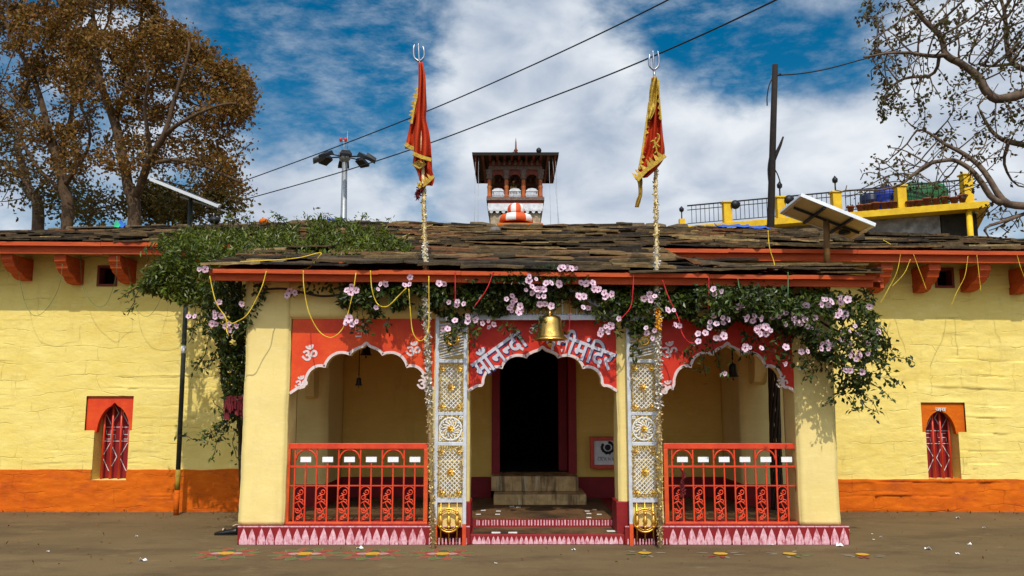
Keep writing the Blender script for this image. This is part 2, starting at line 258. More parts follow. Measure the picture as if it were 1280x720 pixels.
# ------------------------------------------------------------------ mesh building
WL = {}
class MB:
    def __init__(s): s.v = []; s.f = []; s.m = []; s.sm = []
    def add(s, vs, fs, mi=0, smooth=False):
        o = len(s.v); s.v += [tuple(x) for x in vs]
        for f in fs: s.f.append([i + o for i in f]); s.m.append(mi); s.sm.append(smooth)
    def box(s, a, b, mi=0):
        (x0, y0, z0), (x1, y1, z1) = a, b
        x0, x1 = min(x0, x1), max(x0, x1); y0, y1 = min(y0, y1), max(y0, y1); z0, z1 = min(z0, z1), max(z0, z1)
        s.add([(x0, y0, z0), (x1, y0, z0), (x1, y1, z0), (x0, y1, z0), (x0, y0, z1), (x1, y0, z1), (x1, y1, z1), (x0, y1, z1)],
              [(0, 3, 2, 1), (4, 5, 6, 7), (0, 1, 5, 4), (1, 2, 6, 5), (2, 3, 7, 6), (3, 0, 4, 7)], mi)
    def hexa(s, p, mi=0):   # 8 corners, same order as box
        s.add(p, [(0, 3, 2, 1), (4, 5, 6, 7), (0, 1, 5, 4), (1, 2, 6, 5), (2, 3, 7, 6), (3, 0, 4, 7)], mi)
    def bar(s, p, q, wd, dp=None, mi=0, up=(0, 0, 1)):   # rectangular bar from p to q
        p, q = Vector(p), Vector(q); d = (q - p).normalized(); u = Vector(up)
        if abs(d.dot(u)) > .95: u = Vector((0, 1, 0))
        a = d.cross(u).normalized() * wd / 2; b = d.cross(a).normalized() * (dp or wd) / 2
        s.hexa([p - a - b, p + a - b, p + a + b, p - a + b, q - a - b, q + a - b, q + a + b, q - a + b], mi)
    def tube(s, pts, r, n=8, mi=0, smooth=True, wob=0):
        pts = [Vector(p) for p in pts]; k = len(pts)
        rs = list(r) if hasattr(r, '__len__') else [r] * k
        ref = None; rings = []
        for i, p in enumerate(pts):
            d = (pts[min(i + 1, k - 1)] - pts[max(i - 1, 0)])
            if d.length < 1e-9: d = Vector((0, 0, 1))
            d.normalize()
            if ref is None: ref = d.orthogonal().normalized()
            ref = (ref - d * ref.dot(d)); ref = ref.normalized() if ref.length > 1e-6 else d.orthogonal().normalized()
            b = d.cross(ref)
            rings.append([p + (ref * math.cos(t) + b * math.sin(t)) * rs[i] * (1 + (random.uniform(-wob, wob) if wob else 0)) for t in (2 * math.pi * j / n for j in range(n))])
        vs = [v for ring in rings for v in ring]; fs = []
        for i in range(k - 1):
            for j in range(n):
                fs.append((i * n + j, i * n + (j + 1) % n, (i + 1) * n + (j + 1) % n, (i + 1) * n + j))
        fs.append(tuple(range(n - 1, -1, -1))); fs.append(tuple(range((k - 1) * n, k * n)))
        s.add(vs, fs, mi, smooth)
    def lathe(s, prof, c, n=20, mi=0, axis='z', smooth=True, arc=None, mfun=None):
        c = Vector(c); vs = []; fs = []
        for r, h in prof:
            for j in range(n):
                t = 2 * math.pi * j / n
                q = (r * math.cos(t), r * math.sin(t), h)
                if axis == 'y': q = (q[0], q[2], q[1])
                vs.append(c + Vector(q))
        for i in range(len(prof) - 1):
            for j in range(n):
                fs.append((i * n + j, i * n + (j + 1) % n, (i + 1) * n + (j + 1) % n, (i + 1) * n + j))
        fs.append(tuple(range(n - 1, -1, -1))); fs.append(tuple(range((len(prof) - 1) * n, len(prof) * n)))
        o = len(s.v); s.v += [tuple(x) for x in vs]
        for i, f in enumerate(fs):
            s.f.append([a + o for a in f]); s.m.append(mfun(i % n) if mfun and i < len(fs) - 2 else mi); s.sm.append(smooth and i < len(fs) - 2)
    def prism(s, pts, y0, y1, mi=0, side=None, axis='y'):
        """outline (x, z) swept from y0 (front) to y1; axis 'x': outline (y, z) swept along x; 'z': outline (x, y)"""
        n = len(pts); mk = {'y': lambda p, d: (p[0], d, p[1]), 'x': lambda p, d: (d, p[0], p[1]), 'z': lambda p, d: (p[0], p[1], d)}[axis]
        vs = [mk(p, y0) for p in pts] + [mk(p, y1) for p in pts]
        o = len(s.v); s.v += vs
        for t in tessellate_polygon([[Vector((p[0], p[1], 0)) for p in pts]]):
            s.f.append([o + i for i in t]); s.m.append(mi); s.sm.append(False)
            s.f.append([o + n + i for i in reversed(t)]); s.m.append(mi); s.sm.append(False)
        for i in range(n):
            j = (i + 1) % n
            s.f.append([o + i, o + j, o + n + j, o + n + i]); s.m.append(mi if side is None else side); s.sm.append(False)
    def ribbon(s, a, b, y0, y1, mi=0):
        """raised strip between two (x, z) lines, y0 front, y1 back"""
        k = len(a); vs = [(p[0], y0, p[1]) for p in a] + [(p[0], y0, p[1]) for p in b] + [(p[0], y1, p[1]) for p in a] + [(p[0], y1, p[1]) for p in b]; fs = []
        for i in range(k - 1):
            fs += [(i, i + 1, k + i + 1, k + i), (i, 2 * k + i, 2 * k + i + 1, i + 1), (k + i, k + i + 1, 3 * k + i + 1, 3 * k + i)]
        s.add(vs, fs, mi)
    def build(s, name, mats, parent=None, bevel=0, base=False, loc=None):
        if not s.v: s.add([(0, 0, 0)] * 3, [(0, 1, 2)])
        mats = mats if isinstance(mats, (list, tuple)) else [mats]
        A = np.array(s.v, dtype=float); lo, hi = A.min(0), A.max(0)
        og = Vector(loc) if loc is not None else Vector(((lo[0] + hi[0]) / 2, (lo[1] + hi[1]) / 2, lo[2]))
        A = A - np.array(og)
        me = bpy.data.meshes.new(name); me.from_pydata(A.tolist(), [], s.f)
        me.polygons.foreach_set('material_index', s.m); me.polygons.foreach_set('use_smooth', s.sm)
        for m in mats: me.materials.append(m)
        bm = bmesh.new(); bm.from_mesh(me); bmesh.ops.recalc_face_normals(bm, faces=bm.faces); bm.to_mesh(me); bm.free()
        o = bpy.data.objects.new(name, me); col.objects.link(o)
        WL[o.name] = og
        if parent: o.parent = parent; o.location = og - WL[parent.name]
        else: o.location = og
        if bevel:
            b = o.modifiers.new('bevel', 'BEVEL'); b.width = bevel; b.segments = 2; b.limit_method = 'ANGLE'; b.angle_limit = R(50)
        return o

def tag(o, label=None, cat=None, group=None, kind=None):
    if label: o['label'] = label
    if cat: o['category'] = cat
    if group: o['group'] = group
    if kind: o['kind'] = kind
    return o
def thing(name, label, cat, loc, group=None):
    o = bpy.data.objects.new(name, None); col.objects.link(o); o.location = loc; o.empty_display_size = .2
    WL[o.name] = Vector(loc); return tag(o, label, cat, group)
def kids(o): return [c for c in bpy.data.objects if c.parent == o]
def copy_tree(o, parent=None, loc=None):
    ch = kids(o); c = o.copy(); col.objects.link(c); c.parent = parent
    if loc is not None: c.location = loc
    WL[c.name] = (WL[parent.name] + c.location) if parent else Vector(c.location)
    for k in ch: copy_tree(k, c)
    return c
def relabel(o, label): o['label'] = label; return o

def smooth_line(pts, n=6):
    """Catmull-Rom through points of any dimension"""
    p = [np.array(q, float) for q in pts]; p = [2 * p[0] - p[1]] + p + [2 * p[-1] - p[-2]]; out = []
    for i in range(1, len(p) - 2):
        for k in range(n):
            t = k / n
            out.append(.5 * ((2 * p[i]) + (-p[i - 1] + p[i + 1]) * t + (2 * p[i - 1] - 5 * p[i] + 4 * p[i + 1] - p[i + 2]) * t * t + (-p[i - 1] + 3 * p[i] - 3 * p[i + 1] + p[i + 2]) * t ** 3))
    out.append(p[-2]); return [tuple(q) for q in out]

_glyph = {}
def glyph(txt, bold=0.0):
    """flat outline faces of a word from the built-in font, islands numbered"""
    k = (txt, bold)
    if k in _glyph: return _glyph[k]
    c = bpy.data.curves.new('glyph', 'FONT'); c.body = txt; c.size = 1; c.offset = bold; c.resolution_u = 6
    o = bpy.data.objects.new('glyph', c); col.objects.link(o)
    bpy.context.view_layer.update()
    me = o.evaluated_get(bpy.context.evaluated_depsgraph_get()).to_mesh()
    v = [(q.co.x, q.co.y) for q in me.vertices]; f = [list(p.vertices) for p in me.polygons]
    o.evaluated_get(bpy.context.evaluated_depsgraph_get()).to_mesh_clear()
    bpy.data.objects.remove(o); bpy.data.curves.remove(c)
    par = list(range(len(v)))
    def fd(a):
        while par[a] != a: par[a] = par[par[a]]; a = par[a]
        return a
    for q in f:
        for a in q[1:]: par[fd(a)] = fd(q[0])
    ids = {}; isl = [ids.setdefault(fd(i), len(ids)) for i in range(len(v))]
    _glyph[k] = (v, f, isl); return _glyph[k]
def add_text(mb, txt, place, y, bold=0.0, mi=0, fit=None, clip=None):
    """place((u, v)) -> (x, z) world; fit rescales the word to the unit box given by the plain glyphs' bounds"""
    v, f, isl = glyph(txt, bold)
    o = len(mb.v)
    for (a, b), i in zip(v, isl):
        x, z = place(a, b); mb.v.append((x, y - .0006 * (i % 7), z))
    for q in f: mb.f.append([i + o for i in q]); mb.m.append(mi); mb.sm.append(False)
def bounds(txt):
    v = np.array(glyph(txt)[0]); return v.min(0), v.max(0)

# leaves: one small folded blade each, thousands in one crown mesh
def leaves_mesh(name, pos, size, material, parent=None, up=.35, droop=.0, aspect=.5, loc=None, face=None):
    n = len(pos); pos = np.asarray(pos, float)
    d = rng.normal(size=(n, 3)); d[:, 2] -= droop
    d /= np.linalg.norm(d, axis=1)[:, None]
    nr = rng.normal(size=(n, 3)) * .8; nr[:, 2] += up
    if face is not None: nr += np.array(face)
    s = np.cross(d, nr); s /= np.linalg.norm(s, axis=1)[:, None] + 1e-9
    nn = np.cross(s, d)
    sz = np.asarray(size) * rng.uniform(.65, 1.3, n) if np.ndim(size) == 0 else np.asarray(size)
    L_ = d * sz[:, None]; W_ = s * (sz * aspect * .5)[:, None]; U_ = nn * (sz * .10)[:, None]
    V = np.empty((n, 4, 3)); V[:, 0] = pos; V[:, 1] = pos + L_ * .5 + W_ + U_; V[:, 2] = pos + L_; V[:, 3] = pos + L_ * .5 - W_ + U_
    V = V.reshape(-1, 3); og = np.array(loc if loc is not None else (V.mean(0)))
    i = np.arange(n) * 4
    F = np.empty((n, 2, 3), int); F[:, 0] = np.stack([i, i + 1, i + 2], 1); F[:, 1] = np.stack([i, i + 2, i + 3], 1)
    me = bpy.data.meshes.new(name); me.from_pydata((V - og).tolist(), [], F.reshape(-1, 3).tolist()); me.materials.append(material)
    o = bpy.data.objects.new(name, me); col.objects.link(o); WL[o.name] = Vector(og)
    if parent: o.parent = parent; o.location = Vector(og) - WL[parent.name]
    else: o.location = og
    return o
# ================================================================== GROUND
gm = mat('packed_cement_ground', (.150, .099, .043), (.105, .066, .027), .9, .55, .5, 34, mapscale=(.8, 1.1, 1), c3=(.170, .116, .054), detail=12)
def add_layer(m, colr, lo, hi, scale, amt, mapscale, rough=.7, tilt=0):
    """a stain layer of its own shape over a material's base colour"""
    nt = m.node_tree; L = nt.links; b = nt.nodes['Principled BSDF']; src = b.inputs['Base Color'].links[0].from_socket
    geo = nd(nt, 'ShaderNodeNewGeometry'); mp = nd(nt, 'ShaderNodeMapping'); mp.inputs['Scale'].default_value = (mapscale[0], mapscale[1], mapscale[2]); L.new(geo.outputs['Position'], mp.inputs[0])
    if tilt: mp.inputs['Rotation'].default_value = (0, tilt, 0); mp.inputs['Scale'].default_value = (mapscale[0], mapscale[1], .6)
    n = nd(nt, 'ShaderNodeTexNoise'); n.inputs['Scale'].default_value = scale; n.inputs['Detail'].default_value = 10; n.inputs['Roughness'].default_value = rough; L.new(mp.outputs[0], n.inputs['Vector'])
    r = nd(nt, 'ShaderNodeMapRange'); r.inputs[1].default_value = lo; r.inputs[2].default_value = hi; r.inputs[4].default_value = amt; L.new(n.outputs['Fac'], r.inputs[0])
    x = nd(nt, 'ShaderNodeMix', data_type='RGBA'); x.inputs['B'].default_value = (*colr, 1); L.new(r.outputs[0], x.inputs['Factor']); L.new(src, x.inputs['A']); L.new(x.outputs['Result'], b.inputs['Base Color'])
add_layer(gm, (.060, .036, .016), .48, .70, 1.0, .85, (.55, 1.2, 1))
add_layer(gm, (.25, .175, .085), .56, .72, 2.6, .7, (.7, 1.1, 1), .8)
add_layer(gm, (.035, .022, .012), .60, .68, 11, .75, (1, 1, 1), .85)
add_layer(gm, (.30, .24, .16), .66, .72, 26, .6, (1, 1, 1), .8)
add_layer(gm, (.10, .11, .045), .55, .75, .5, .35, (1, 1, 1))
add_layer(M['stonefloor'], (.02, .012, .007), .44, .62, 1.6, .85, (1, 1, 1))
add_layer(M['stonefloor'], (.16, .10, .05), .6, .66, 34, .7, (1, 1, 1))
add_layer(M['marble'], (.10, .055, .018), .5, .60, 2.2, .8, (5, 1, 5), .6, R(38))
add_layer(M['marble'], (.66, .54, .32), .56, .66, 1.7, .7, (6, 1, 6), .6, R(38))
add_layer(M['slate'], (.30, .22, .075), .58, .74, 7, .65, (1, 1, 1), .75)
add_layer(M['fascia'], (.20, .055, .02), .58, .72, 9, .7, (.4, 1, 2.5), .8)
add_layer(M['fascia'], (.72, .24, .06), .60, .75, 5, .6, (.3, 1, 3), .8)
add_layer(M['maroon'], (.10, .03, .02), .52, .75, 8, .6, (1, 1, 1))
add_layer(M['orange'], (.26, .05, .018), .52, .72, 4, .75, (.6, 1, 1.6), .78)
add_layer(M['orange'], (.70, .26, .06), .62, .72, 13, .6, (1, 1, 1.5), .8)
add_layer(M['yellow'], (.58, .42, .17), .58, .74, 6, .55, (1, 1, 1), .8)
add_layer(M['yellow'], (.40, .27, .10), .68, .76, 11, .6, (1, 1, 1.4), .8)
add_layer(M['redrail'], (.25, .05, .02), .6, .72, 16, .7, (1, 1, 1), .8)
add_layer(M['orangerail'], (.22, .06, .03), .6, .72, 14, .7, (1, 1, 1), .8)
add_layer(M['orangepanel'], (.50, .02, .006), .5, .75, 3, .6, (1, 1, 2))
add_layer(M['cream'], (.60, .45, .20), .55, .8, 2.0, .5, (1.5, 1.5, .4))
M['ground'] = gm
g = MB(); g.add([(-220, -60, 0), (220, -60, 0), (220, 400, 0), (-220, 400, 0)], [(0, 1, 2, 3)]); tag(g.build('ground', gm, loc=(0, 0, 0)), kind='structure')

# ================================================================== TEMPLE
YF, YW, YE, YP, YR = 9.84, 12.6, 12.0, 9.44, 15.0      # porch face, main wall, main eave, porch eave, ridge (metres from the viewer)
sF = PX(641, 400, YF) - PX(640, 400, YF)               # metres per photo pixel on the porch face
temple = thing('temple', 'yellow stone temple hall with orange base band, slate roof and arched entrance porch', 'temple', (.33, YW, 0))

def interp(x, xs, ys): return float(np.interp(x, xs, ys))
def zE(x): return interp(x, [-7.3, 7.3], [PZ(303, YE), PZ(316, YE)])
RX = [PX(p, 280, YR) for p in (0, 200, 400, 640, 800, 1000, 1280)]; RZ = [PZ(p, YR) - .10 for p in (288, 281, 275, 279, 279, 286, 298)]
def zR(x): return interp(x, RX, RZ)
def zPf(x): return interp(x, [-3.4, 4.2], [PZ(337, YP), PZ(346, YP)])
XLOW = PX(828, 330, YE)
def surf(x, y):
    if y >= YE: t = (y - YE) / (YR - YE); return zE(x) * (1 - t) + zR(x) * t
    zb = zE(x) - .03 - .24 * min(1, max(0, (x - XLOW) / .08)); t = (y - YP) / (YE - YP)
    return zPf(x) * (1 - t) + zb * t

# --- main walls: plastered rubble, displaced
_rows = [0.0]
while _rows[-1] < 5: _rows.append(_rows[-1] + random.uniform(.17, .33))
def sstep(a, b, x): t = max(0, min(1, (x - a) / (b - a))); return t * t * (3 - 2 * t)
def wall_disp(x, z, k):
    """rubble courses under limewash: each stone at its own depth, worn ledges, here and there an open joint"""
    zz = z + .045 * noise.noise((x * .7, 3.1, z * .5)) + .012 * noise.noise((x * 4, 1.7, z)); r = max(0, int(np.searchsorted(_rows, zz)) - 1)
    lo, hi = _rows[r], _rows[min(r + 1, len(_rows) - 1)]
    wd = .38 + .5 * ((r * 37) % 11) / 11; xx = x + .31 * r + .05 * noise.noise((x * 2, z * 3, 9)); c = math.floor(xx / wd); dx = min(xx - c * wd, (c + 1) * wd - xx)
    m = sstep(-.12, .42, noise.noise((x * .8, 7.7, z * 1.1)) + .5 * noise.noise((x * 2.1, 2.7, z * 3.1)))
    hs_ = lambda i, j: (math.sin(i * 12.9898 + j * 78.233) * 43758.5453) % 1
    jo = sstep(.25, .75, hs_(r + 3, c + 7)) * m          # how open this stone's lower joint is
    e = zz - lo
    joint = -.036 * jo * max(0, .55 + .9 * noise.noise((x * 3.3, 5, z * 2))) * math.exp(-(e / .0085) ** 2) - .006 * m * math.exp(-(e / .02) ** 2) - .020 * m * hs_(c, r) * math.exp(-(dx / .011) ** 2)
    ledge = .011 * jo * math.exp(-((e - .03) / .03) ** 2)
    depth = (hs_(r, c) - .5) * .022 * m
    return k * (joint + ledge + depth) + .008 * noise.noise((x * 1.1, 1.1, z * 1.4)) + k * (.007 * noise.noise((x * 4.5, 2.1, z * 6)) + .004 * noise.noise((x * 11, 2.1, z * 13))) + .002 * noise.noise((x * 23, 2.1, z * 25))
def grid_wall(name, x0, x1, z0, ztop, holes, k, m, off=0.0, cell=.034, wavy=0, parent=temple):
    xs = set(np.round(np.arange(x0, x1, cell), 4)) | {x1}; z1 = max(ztop(x0), ztop(x1)); zs = set(np.round(np.arange(z0, z1, cell * .42), 4)) | {z1}
    for a, b, c, d in holes: xs |= {a, b}; zs |= {c, d}
    xs, zs = sorted(xs), sorted(zs)
    mb = MB(); idx = {}
    for i, x in enumerate(xs):
        for j, z in enumerate(zs):
            zz = min(z, ztop(x) + (wavy * noise.noise((x * 2.3, 5, 0)) if wavy else 0))
            f = 1.0
            for a, b, c, d in holes:
                q = max(a - x, x - b, c - z, z - d); f = min(f, max(0, min(1, q / .07)))
            idx[i, j] = len(mb.v); mb.v.append((x, YW - off - f * wall_disp(x, zz, k), zz))
    for i in range(len(xs) - 1):
        for j in range(len(zs) - 1):
            cx, cz = (xs[i] + xs[i + 1]) / 2, (zs[j] + zs[j + 1]) / 2
            if any(a < cx < b and c < cz < d for a, b, c, d in holes): continue
            mb.f.append([idx[i, j], idx[i + 1, j], idx[i + 1, j + 1], idx[i, j + 1]]); mb.m.append(0); mb.sm.append(True)
    if wavy:      # top lip of a coat of paint and plaster that stands proud of the wall
        jt = len(zs) - 1; n0 = len(mb.v)
        for i, x in enumerate(xs): a = mb.v[idx[i, jt]]; mb.v.append((a[0], YW + .05, a[2] + .01))
        for i in range(len(xs) - 1):
            if any(a < (xs[i] + xs[i + 1]) / 2 < b for a, b, _, _ in holes): continue
            mb.f.append([idx[i, jt], idx[i + 1, jt], n0 + i + 1, n0 + i]); mb.m.append(0); mb.sm.append(False)
    return mb.build(name, m, parent)

def win_rect(pxl, pxr, yt, yb): return (PX(pxl, (yt + yb) / 2, YW), PX(pxr, (yt + yb) / 2, YW), PZ(yb, YW), PZ(yt, YW))
wl_u, wl_l = win_rect(107, 166, 495, 538), win_rect(116, 160, 538, 600)
wr_u, wr_l = win_rect(1152, 1207, 503, 540), win_rect(1159, 1200, 540, 599)
wl_l = (wl_l[0], wl_l[1], wl_l[2], wl_u[2]); wr_l = (wr_l[0], wr_l[1], wr_l[2], wr_u[2])
vl, vr = win_rect(122, 147, 332, 358), win_rect(1168, 1192, 335, 360)
XA, XB = -2.55, 3.2
grid_wall('wall', -11, XA, .45, lambda x: zE(x) + .12, [wl_u, wl_l, vl], .62, M['yellow'])
grid_wall('wall', XB, 11, .38, lambda x: zE(x) + .12, [wr_u, wr_l, vr], 1.0, M['yellow'])
bandL, bandR = PZ(587, YW), PZ(599, YW)
hl = (wl_l[0], wl_l[1], wl_l[2], bandL + .3)
grid_wall('base_band', -11, XA, 0, lambda x: bandL, [hl], 1.5, M['orange'], .022, .03, .02)
grid_wall('base_band', XB, 11, 0, lambda x: bandR, [], 1.4, M['orange'], .022, .03, .02)
dx0, dx1 = PX(615, 500, YW), PX(720, 500, YW); dz0, dz1 = .36, 2.62
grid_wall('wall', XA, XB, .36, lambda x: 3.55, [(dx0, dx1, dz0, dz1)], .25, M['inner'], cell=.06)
zd = PZ(596, YW)
for a, b in ((XA, dx0 - .01), (dx1 + .01, XB)): mb = MB(); mb.box((a, YW - .025, .19), (b, YW + .1, zd)); mb.build('dado', M['maroon'], temple)
mb = MB()    # the other three walls of the hall
mb.box((-11.3, YW + .06, 0), (-11.003, YW + 5.6, 3.9)); mb.box((11.003, YW + .06, 0), (11.3, YW + 5.6, 3.7)); mb.box((-11.3, YW + 5.6, 0), (11.3, YW + 5.9, 3.8)); mb.build('rear_wall', M['yellow'], temple)

# --- shuttered niche windows
def niche_window(u, l, apex_x, mirror, zbot, letters):
    x0, x1, z0, z1 = u; a0, a1, b0, _ = l
    root = MB(); d = .26
    # reveal (sub-parts hang under the lintel, which is the window's own frame)
    cx = PX(apex_x, 520, YW); arch = []
    h = z1 - .06 - z0
    for i in range(25):
        t = -1 + 2 * i / 24; s = (1 - abs(t) ** 2.0) ** .62 if abs(t) < 1 else 0
        arch.append((a0 + .012 + (a1 - a0 - .024) * (i / 24), z0 - .03 + (h * .93) * s * (1 - .06 * (1 - abs(t))) + .05 * max(0, 1 - abs(t) * 5)))
    out = [(x0, z1), (x0, z0 - .03)] + arch + [(x1, z0 - .03), (x1, z1)]
    root.prism(out, YW + .035, YW + .12)
    win = root.build('window', M['orange'] if mirror else M['orangepanel'], temple, bevel=.006)
    r = MB(); t = .06
    r.box((a0 - t, YW + .012, b0 - .04), (a0, YW + d + .06, z0 - .032)); r.box((a1, YW + .012, b0 - .04), (a1 + t, YW + d + .06, z0 - .032)); r.box((a0 - t, YW + .122, z0 - .032), (a0, YW + d + .06, z1)); r.box((a1, YW + .122, z0 - .032), (a1 + t, YW + d + .06, z1))
    r.box((a0, YW + .122, z1 - .005), (a1, YW + d + .06, z1 + .04)); r.box((a0, YW + .02, b0 - .05), (a1, YW + d + .06, b0 - .001))
    r.build('reveal', M['yellow'], win)
    s = MB(); s.box((a0, YW + d, b0), (a1, YW + d + .04, z1 - .006)); s.build('shutter', M['maroon'], win)
    p = MB(); yy = YW + d - .006; wd = .0085; m0 = (a0 + a1) / 2; hh = (z1 - b0)
    def dia(cx, cz, rx, rz):
        q = [(cx - rx, cz), (cx, cz + rz), (cx + rx, cz), (cx, cz - rz)]
        for i in range(4): A, B = q[i], q[(i + 1) % 4]; p.bar((A[0], yy, A[1]), (B[0], yy, B[1]), .004, wd)
    for fx in (.25, .75):
        cx_ = a0 + (a1 - a0) * fx; dia(cx_, b0 + hh * .26, (a1 - a0) * .21, hh * .17); dia(cx_, b0 + hh * .79, (a1 - a0) * .19, hh * .14)
        c = b0 + hh * .53; q = hh * .055
        for A, B in (((-q, 0), (q, 0)), ((0, -q), (0, q)), ((0, q), (q, q)), ((q, 0), (q, -q)), ((0, -q), (-q, -q)), ((-q, 0), (-q, q))): p.bar((cx_ + A[0], yy, c + A[1]), (cx_ + B[0], yy, c + B[1]), .004, wd)
    for fz in (.45, .62): p.bar((a0 + .01, yy, b0 + hh * fz), (a1 - .01, yy, b0 + hh * fz), .004, wd)
    p.build('painted_pattern', M['whitepaint'], win)
    for i in range(4):
        x = a0 + (a1 - a0) * (i + .5) / 4; bb = MB(); bb.tube([(x, YW + d - .10, b0 - .01), (x + random.uniform(-.01, .01), YW + d - .10, z1 - .02)], .016, 8); bb.build('bar', M['redrail'], win)
    if letters:
        tb = MB(); lo, hi = bounds('जय'); s_ = .05 / (hi[1] - lo[1]); c = (x0 + x1) / 2 - .02
        add_text(tb, 'जय', lambda a, b: (c + (a - (lo[0] + hi[0]) / 2) * s_ * 1.5, z1 - .13 + (b - lo[1]) * s_), YW + .031, .012); tb.build('lettering', M['whitepaint'], win)
niche_window(wl_u, wl_l, 143, False, 600, False)
niche_window(wr_u, wr_l, 1176, True, 599, True)
for v in (vl, vr):
    a0, a1, b0, b1 = v; mb = MB(); t = .035
    for q in (((a0, b0), (a0 + t, b1)), ((a1 - t, b0), (a1, b1)), ((a0 + t, b0), (a1 - t, b0 + t)), ((a0 + t, b1 - t), (a1 - t, b1))): mb.box((q[0][0], YW - .02, q[0][1]), (q[1][0], YW + .16, q[1][1]))
    vo = mb.build('vent_window', M['towerred'], temple)
    mb = MB(); mb.box((a0, YW + .3, b0), (a1, YW + .32, b1)); mb.box((a0 - .02, YW + .16, b0 - .02), (a0, YW + .3, b1)); mb.box((a1, YW + .16, b0 - .02), (a1 + .02, YW + .3, b1)); mb.box((a0, YW + .16, b1), (a1, YW + .3, b1 + .02)); mb.box((a0, YW + .16, b0 - .02), (a1, YW + .3, b0)); mb.build('recess', M['dark'], vo)

# --- doorway and dark room behind
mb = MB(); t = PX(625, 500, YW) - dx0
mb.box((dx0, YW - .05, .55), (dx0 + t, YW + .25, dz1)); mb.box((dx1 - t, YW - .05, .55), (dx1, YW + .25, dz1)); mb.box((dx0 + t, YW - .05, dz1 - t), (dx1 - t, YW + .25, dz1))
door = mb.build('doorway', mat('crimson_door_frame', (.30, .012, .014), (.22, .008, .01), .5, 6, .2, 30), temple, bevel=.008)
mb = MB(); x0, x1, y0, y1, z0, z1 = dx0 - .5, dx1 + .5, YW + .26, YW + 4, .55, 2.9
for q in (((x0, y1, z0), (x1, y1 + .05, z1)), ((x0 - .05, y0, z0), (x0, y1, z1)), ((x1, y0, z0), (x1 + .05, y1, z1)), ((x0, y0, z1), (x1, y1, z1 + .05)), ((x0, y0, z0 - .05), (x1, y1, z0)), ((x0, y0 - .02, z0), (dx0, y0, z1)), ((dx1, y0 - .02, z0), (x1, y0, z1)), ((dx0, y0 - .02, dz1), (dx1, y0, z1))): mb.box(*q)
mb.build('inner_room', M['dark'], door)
mb = MB(); mb.box((dx1 - t - .13, YW + .27, .57), (dx1 - t - .004, YW + .31, dz1 - t)); mb.build('door_leaf', M['maroon'], door)
mb = MB(); mb.box((PX(617, 620, 11.7), 11.7, .195), (PX(733, 620, 11.7), YW - .028, .345)); mb.build('marble_step', M['marble'], temple, bevel=.008)
mb = MB(); mb.box((PX(614, 605, 12.1), 12.1, .347), (PX(723, 605, 12.1), YW + .26, .553)); mb.build('marble_step', M['marble'], temple, bevel=.008)

# --- roof: timber deck with loose slates
def deck(name, x0, x1, y0, y1, th, zf, m):
    mb = MB(); n = 14; vs = []
    for i in range(n + 1):
        x = x0 + (x1 - x0) * i / n
        for y in (y0, y1): vs += [(x, y, zf(x, y) - .012), (x, y, zf(x, y) - .012 - th)]
    fs = []
    for i in range(n):
        a, b = i * 4, i * 4 + 4; fs += [(a, a + 2, b + 2, b), (a + 1, b + 1, b + 3, a + 3), (a, b, b + 1, a + 1), (a + 2, a + 3, b + 3, b + 2)]
    fs += [(0, 1, 3, 2), (n * 4, n * 4 + 2, n * 4 + 3, n * 4 + 1)]
    mb.add(vs, fs); return mb.build(name, m, temple)
deck('roof_deck', -11.6, 11.6, YE + .03, YR, .07, surf, M['wood'])
deck('roof_deck', -11.6, 11.6, YR + .003, YW + 6.2, .07, lambda x, y: zR(x) - (y - YR) * .33, M['wood'])
PXL, PXR = PX(258, 335, YP), PX(1108, 348, YP)
deck('porch_deck', PXL + .02, PXR - .02, YP + .03, YE - .04, .05, surf, M['fascia'])
def slab_field(x0, x1, y0, y1, rows, zf, wmin, wmax, seed, gap=.0, lift=1.0):
    rd = random.Random(seed); mb = MB(); dy = (y1 - y0) / rows
    for k in range(rows):
        yb = y0 + k * dy; x = x0 - rd.uniform(0, .3)
        while x < x1:
            wd = rd.uniform(wmin, wmax) * (1.7 if rd.random() < .12 else 1); xa, xb = max(x, x0 - .03), min(x + wd, x1 + .04); x += wd * rd.uniform(.86, 1.0)
            if xb - xa < .07: continue
            th = rd.uniform(.010, .034) * (1.6 if rd.random() < .12 else 1); dep = dy * rd.uniform(1.35, 1.95); yo = yb + rd.uniform(-.075, .05); nfr = max(2, int((xb - xa) / .085))
            up = (.014 + rd.uniform(0, .022) + (rd.uniform(.02, .06) if rd.random() < .14 else 0)) * lift; roll = rd.uniform(-.04, .04)
            ch = [rd.uniform(-.034, .034) + (rd.uniform(.03, .07) if rd.random() < .12 else 0) for _ in range(nfr + 1)]; ch[0] += rd.uniform(0, .06); ch[-1] += rd.uniform(0, .06)
            fr = [(xa + (xb - xa) * i / nfr, yo + ch[i]) for i in range(nfr + 1)]; bk = [(xb - rd.uniform(0, .05), yo + dep), (xa + rd.uniform(0, .05), yo + dep + rd.uniform(-.04, .04))]
            pts = fr + bk; vs = []
            for t in (0, 1):
                for i, (px, py) in enumerate(pts):
                    z = zf(px, max(y0 - .3, py)) + (up + .03 * (1 - (py - yo) / dep)) + roll * (px - (xa + xb) / 2) + (th if t else 0) + .011 * noise.noise((px * 7, py * 9, k)) + .006 * noise.noise((px * 23, t * 3.0, k))
                    vs.append((px, py, z))
            n = len(pts); fs = [tuple(range(n - 1, -1, -1)), tuple(range(n, 2 * n))] + [(i, (i + 1) % n, n + (i + 1) % n, n + i) for i in range(n)]
            mb.add(vs, fs)
    return mb
def surf_lo(x, y): return surf(x, min(y, YE - .001)) if y < YE else surf(x, YE - .001) + (y - YE) * .2
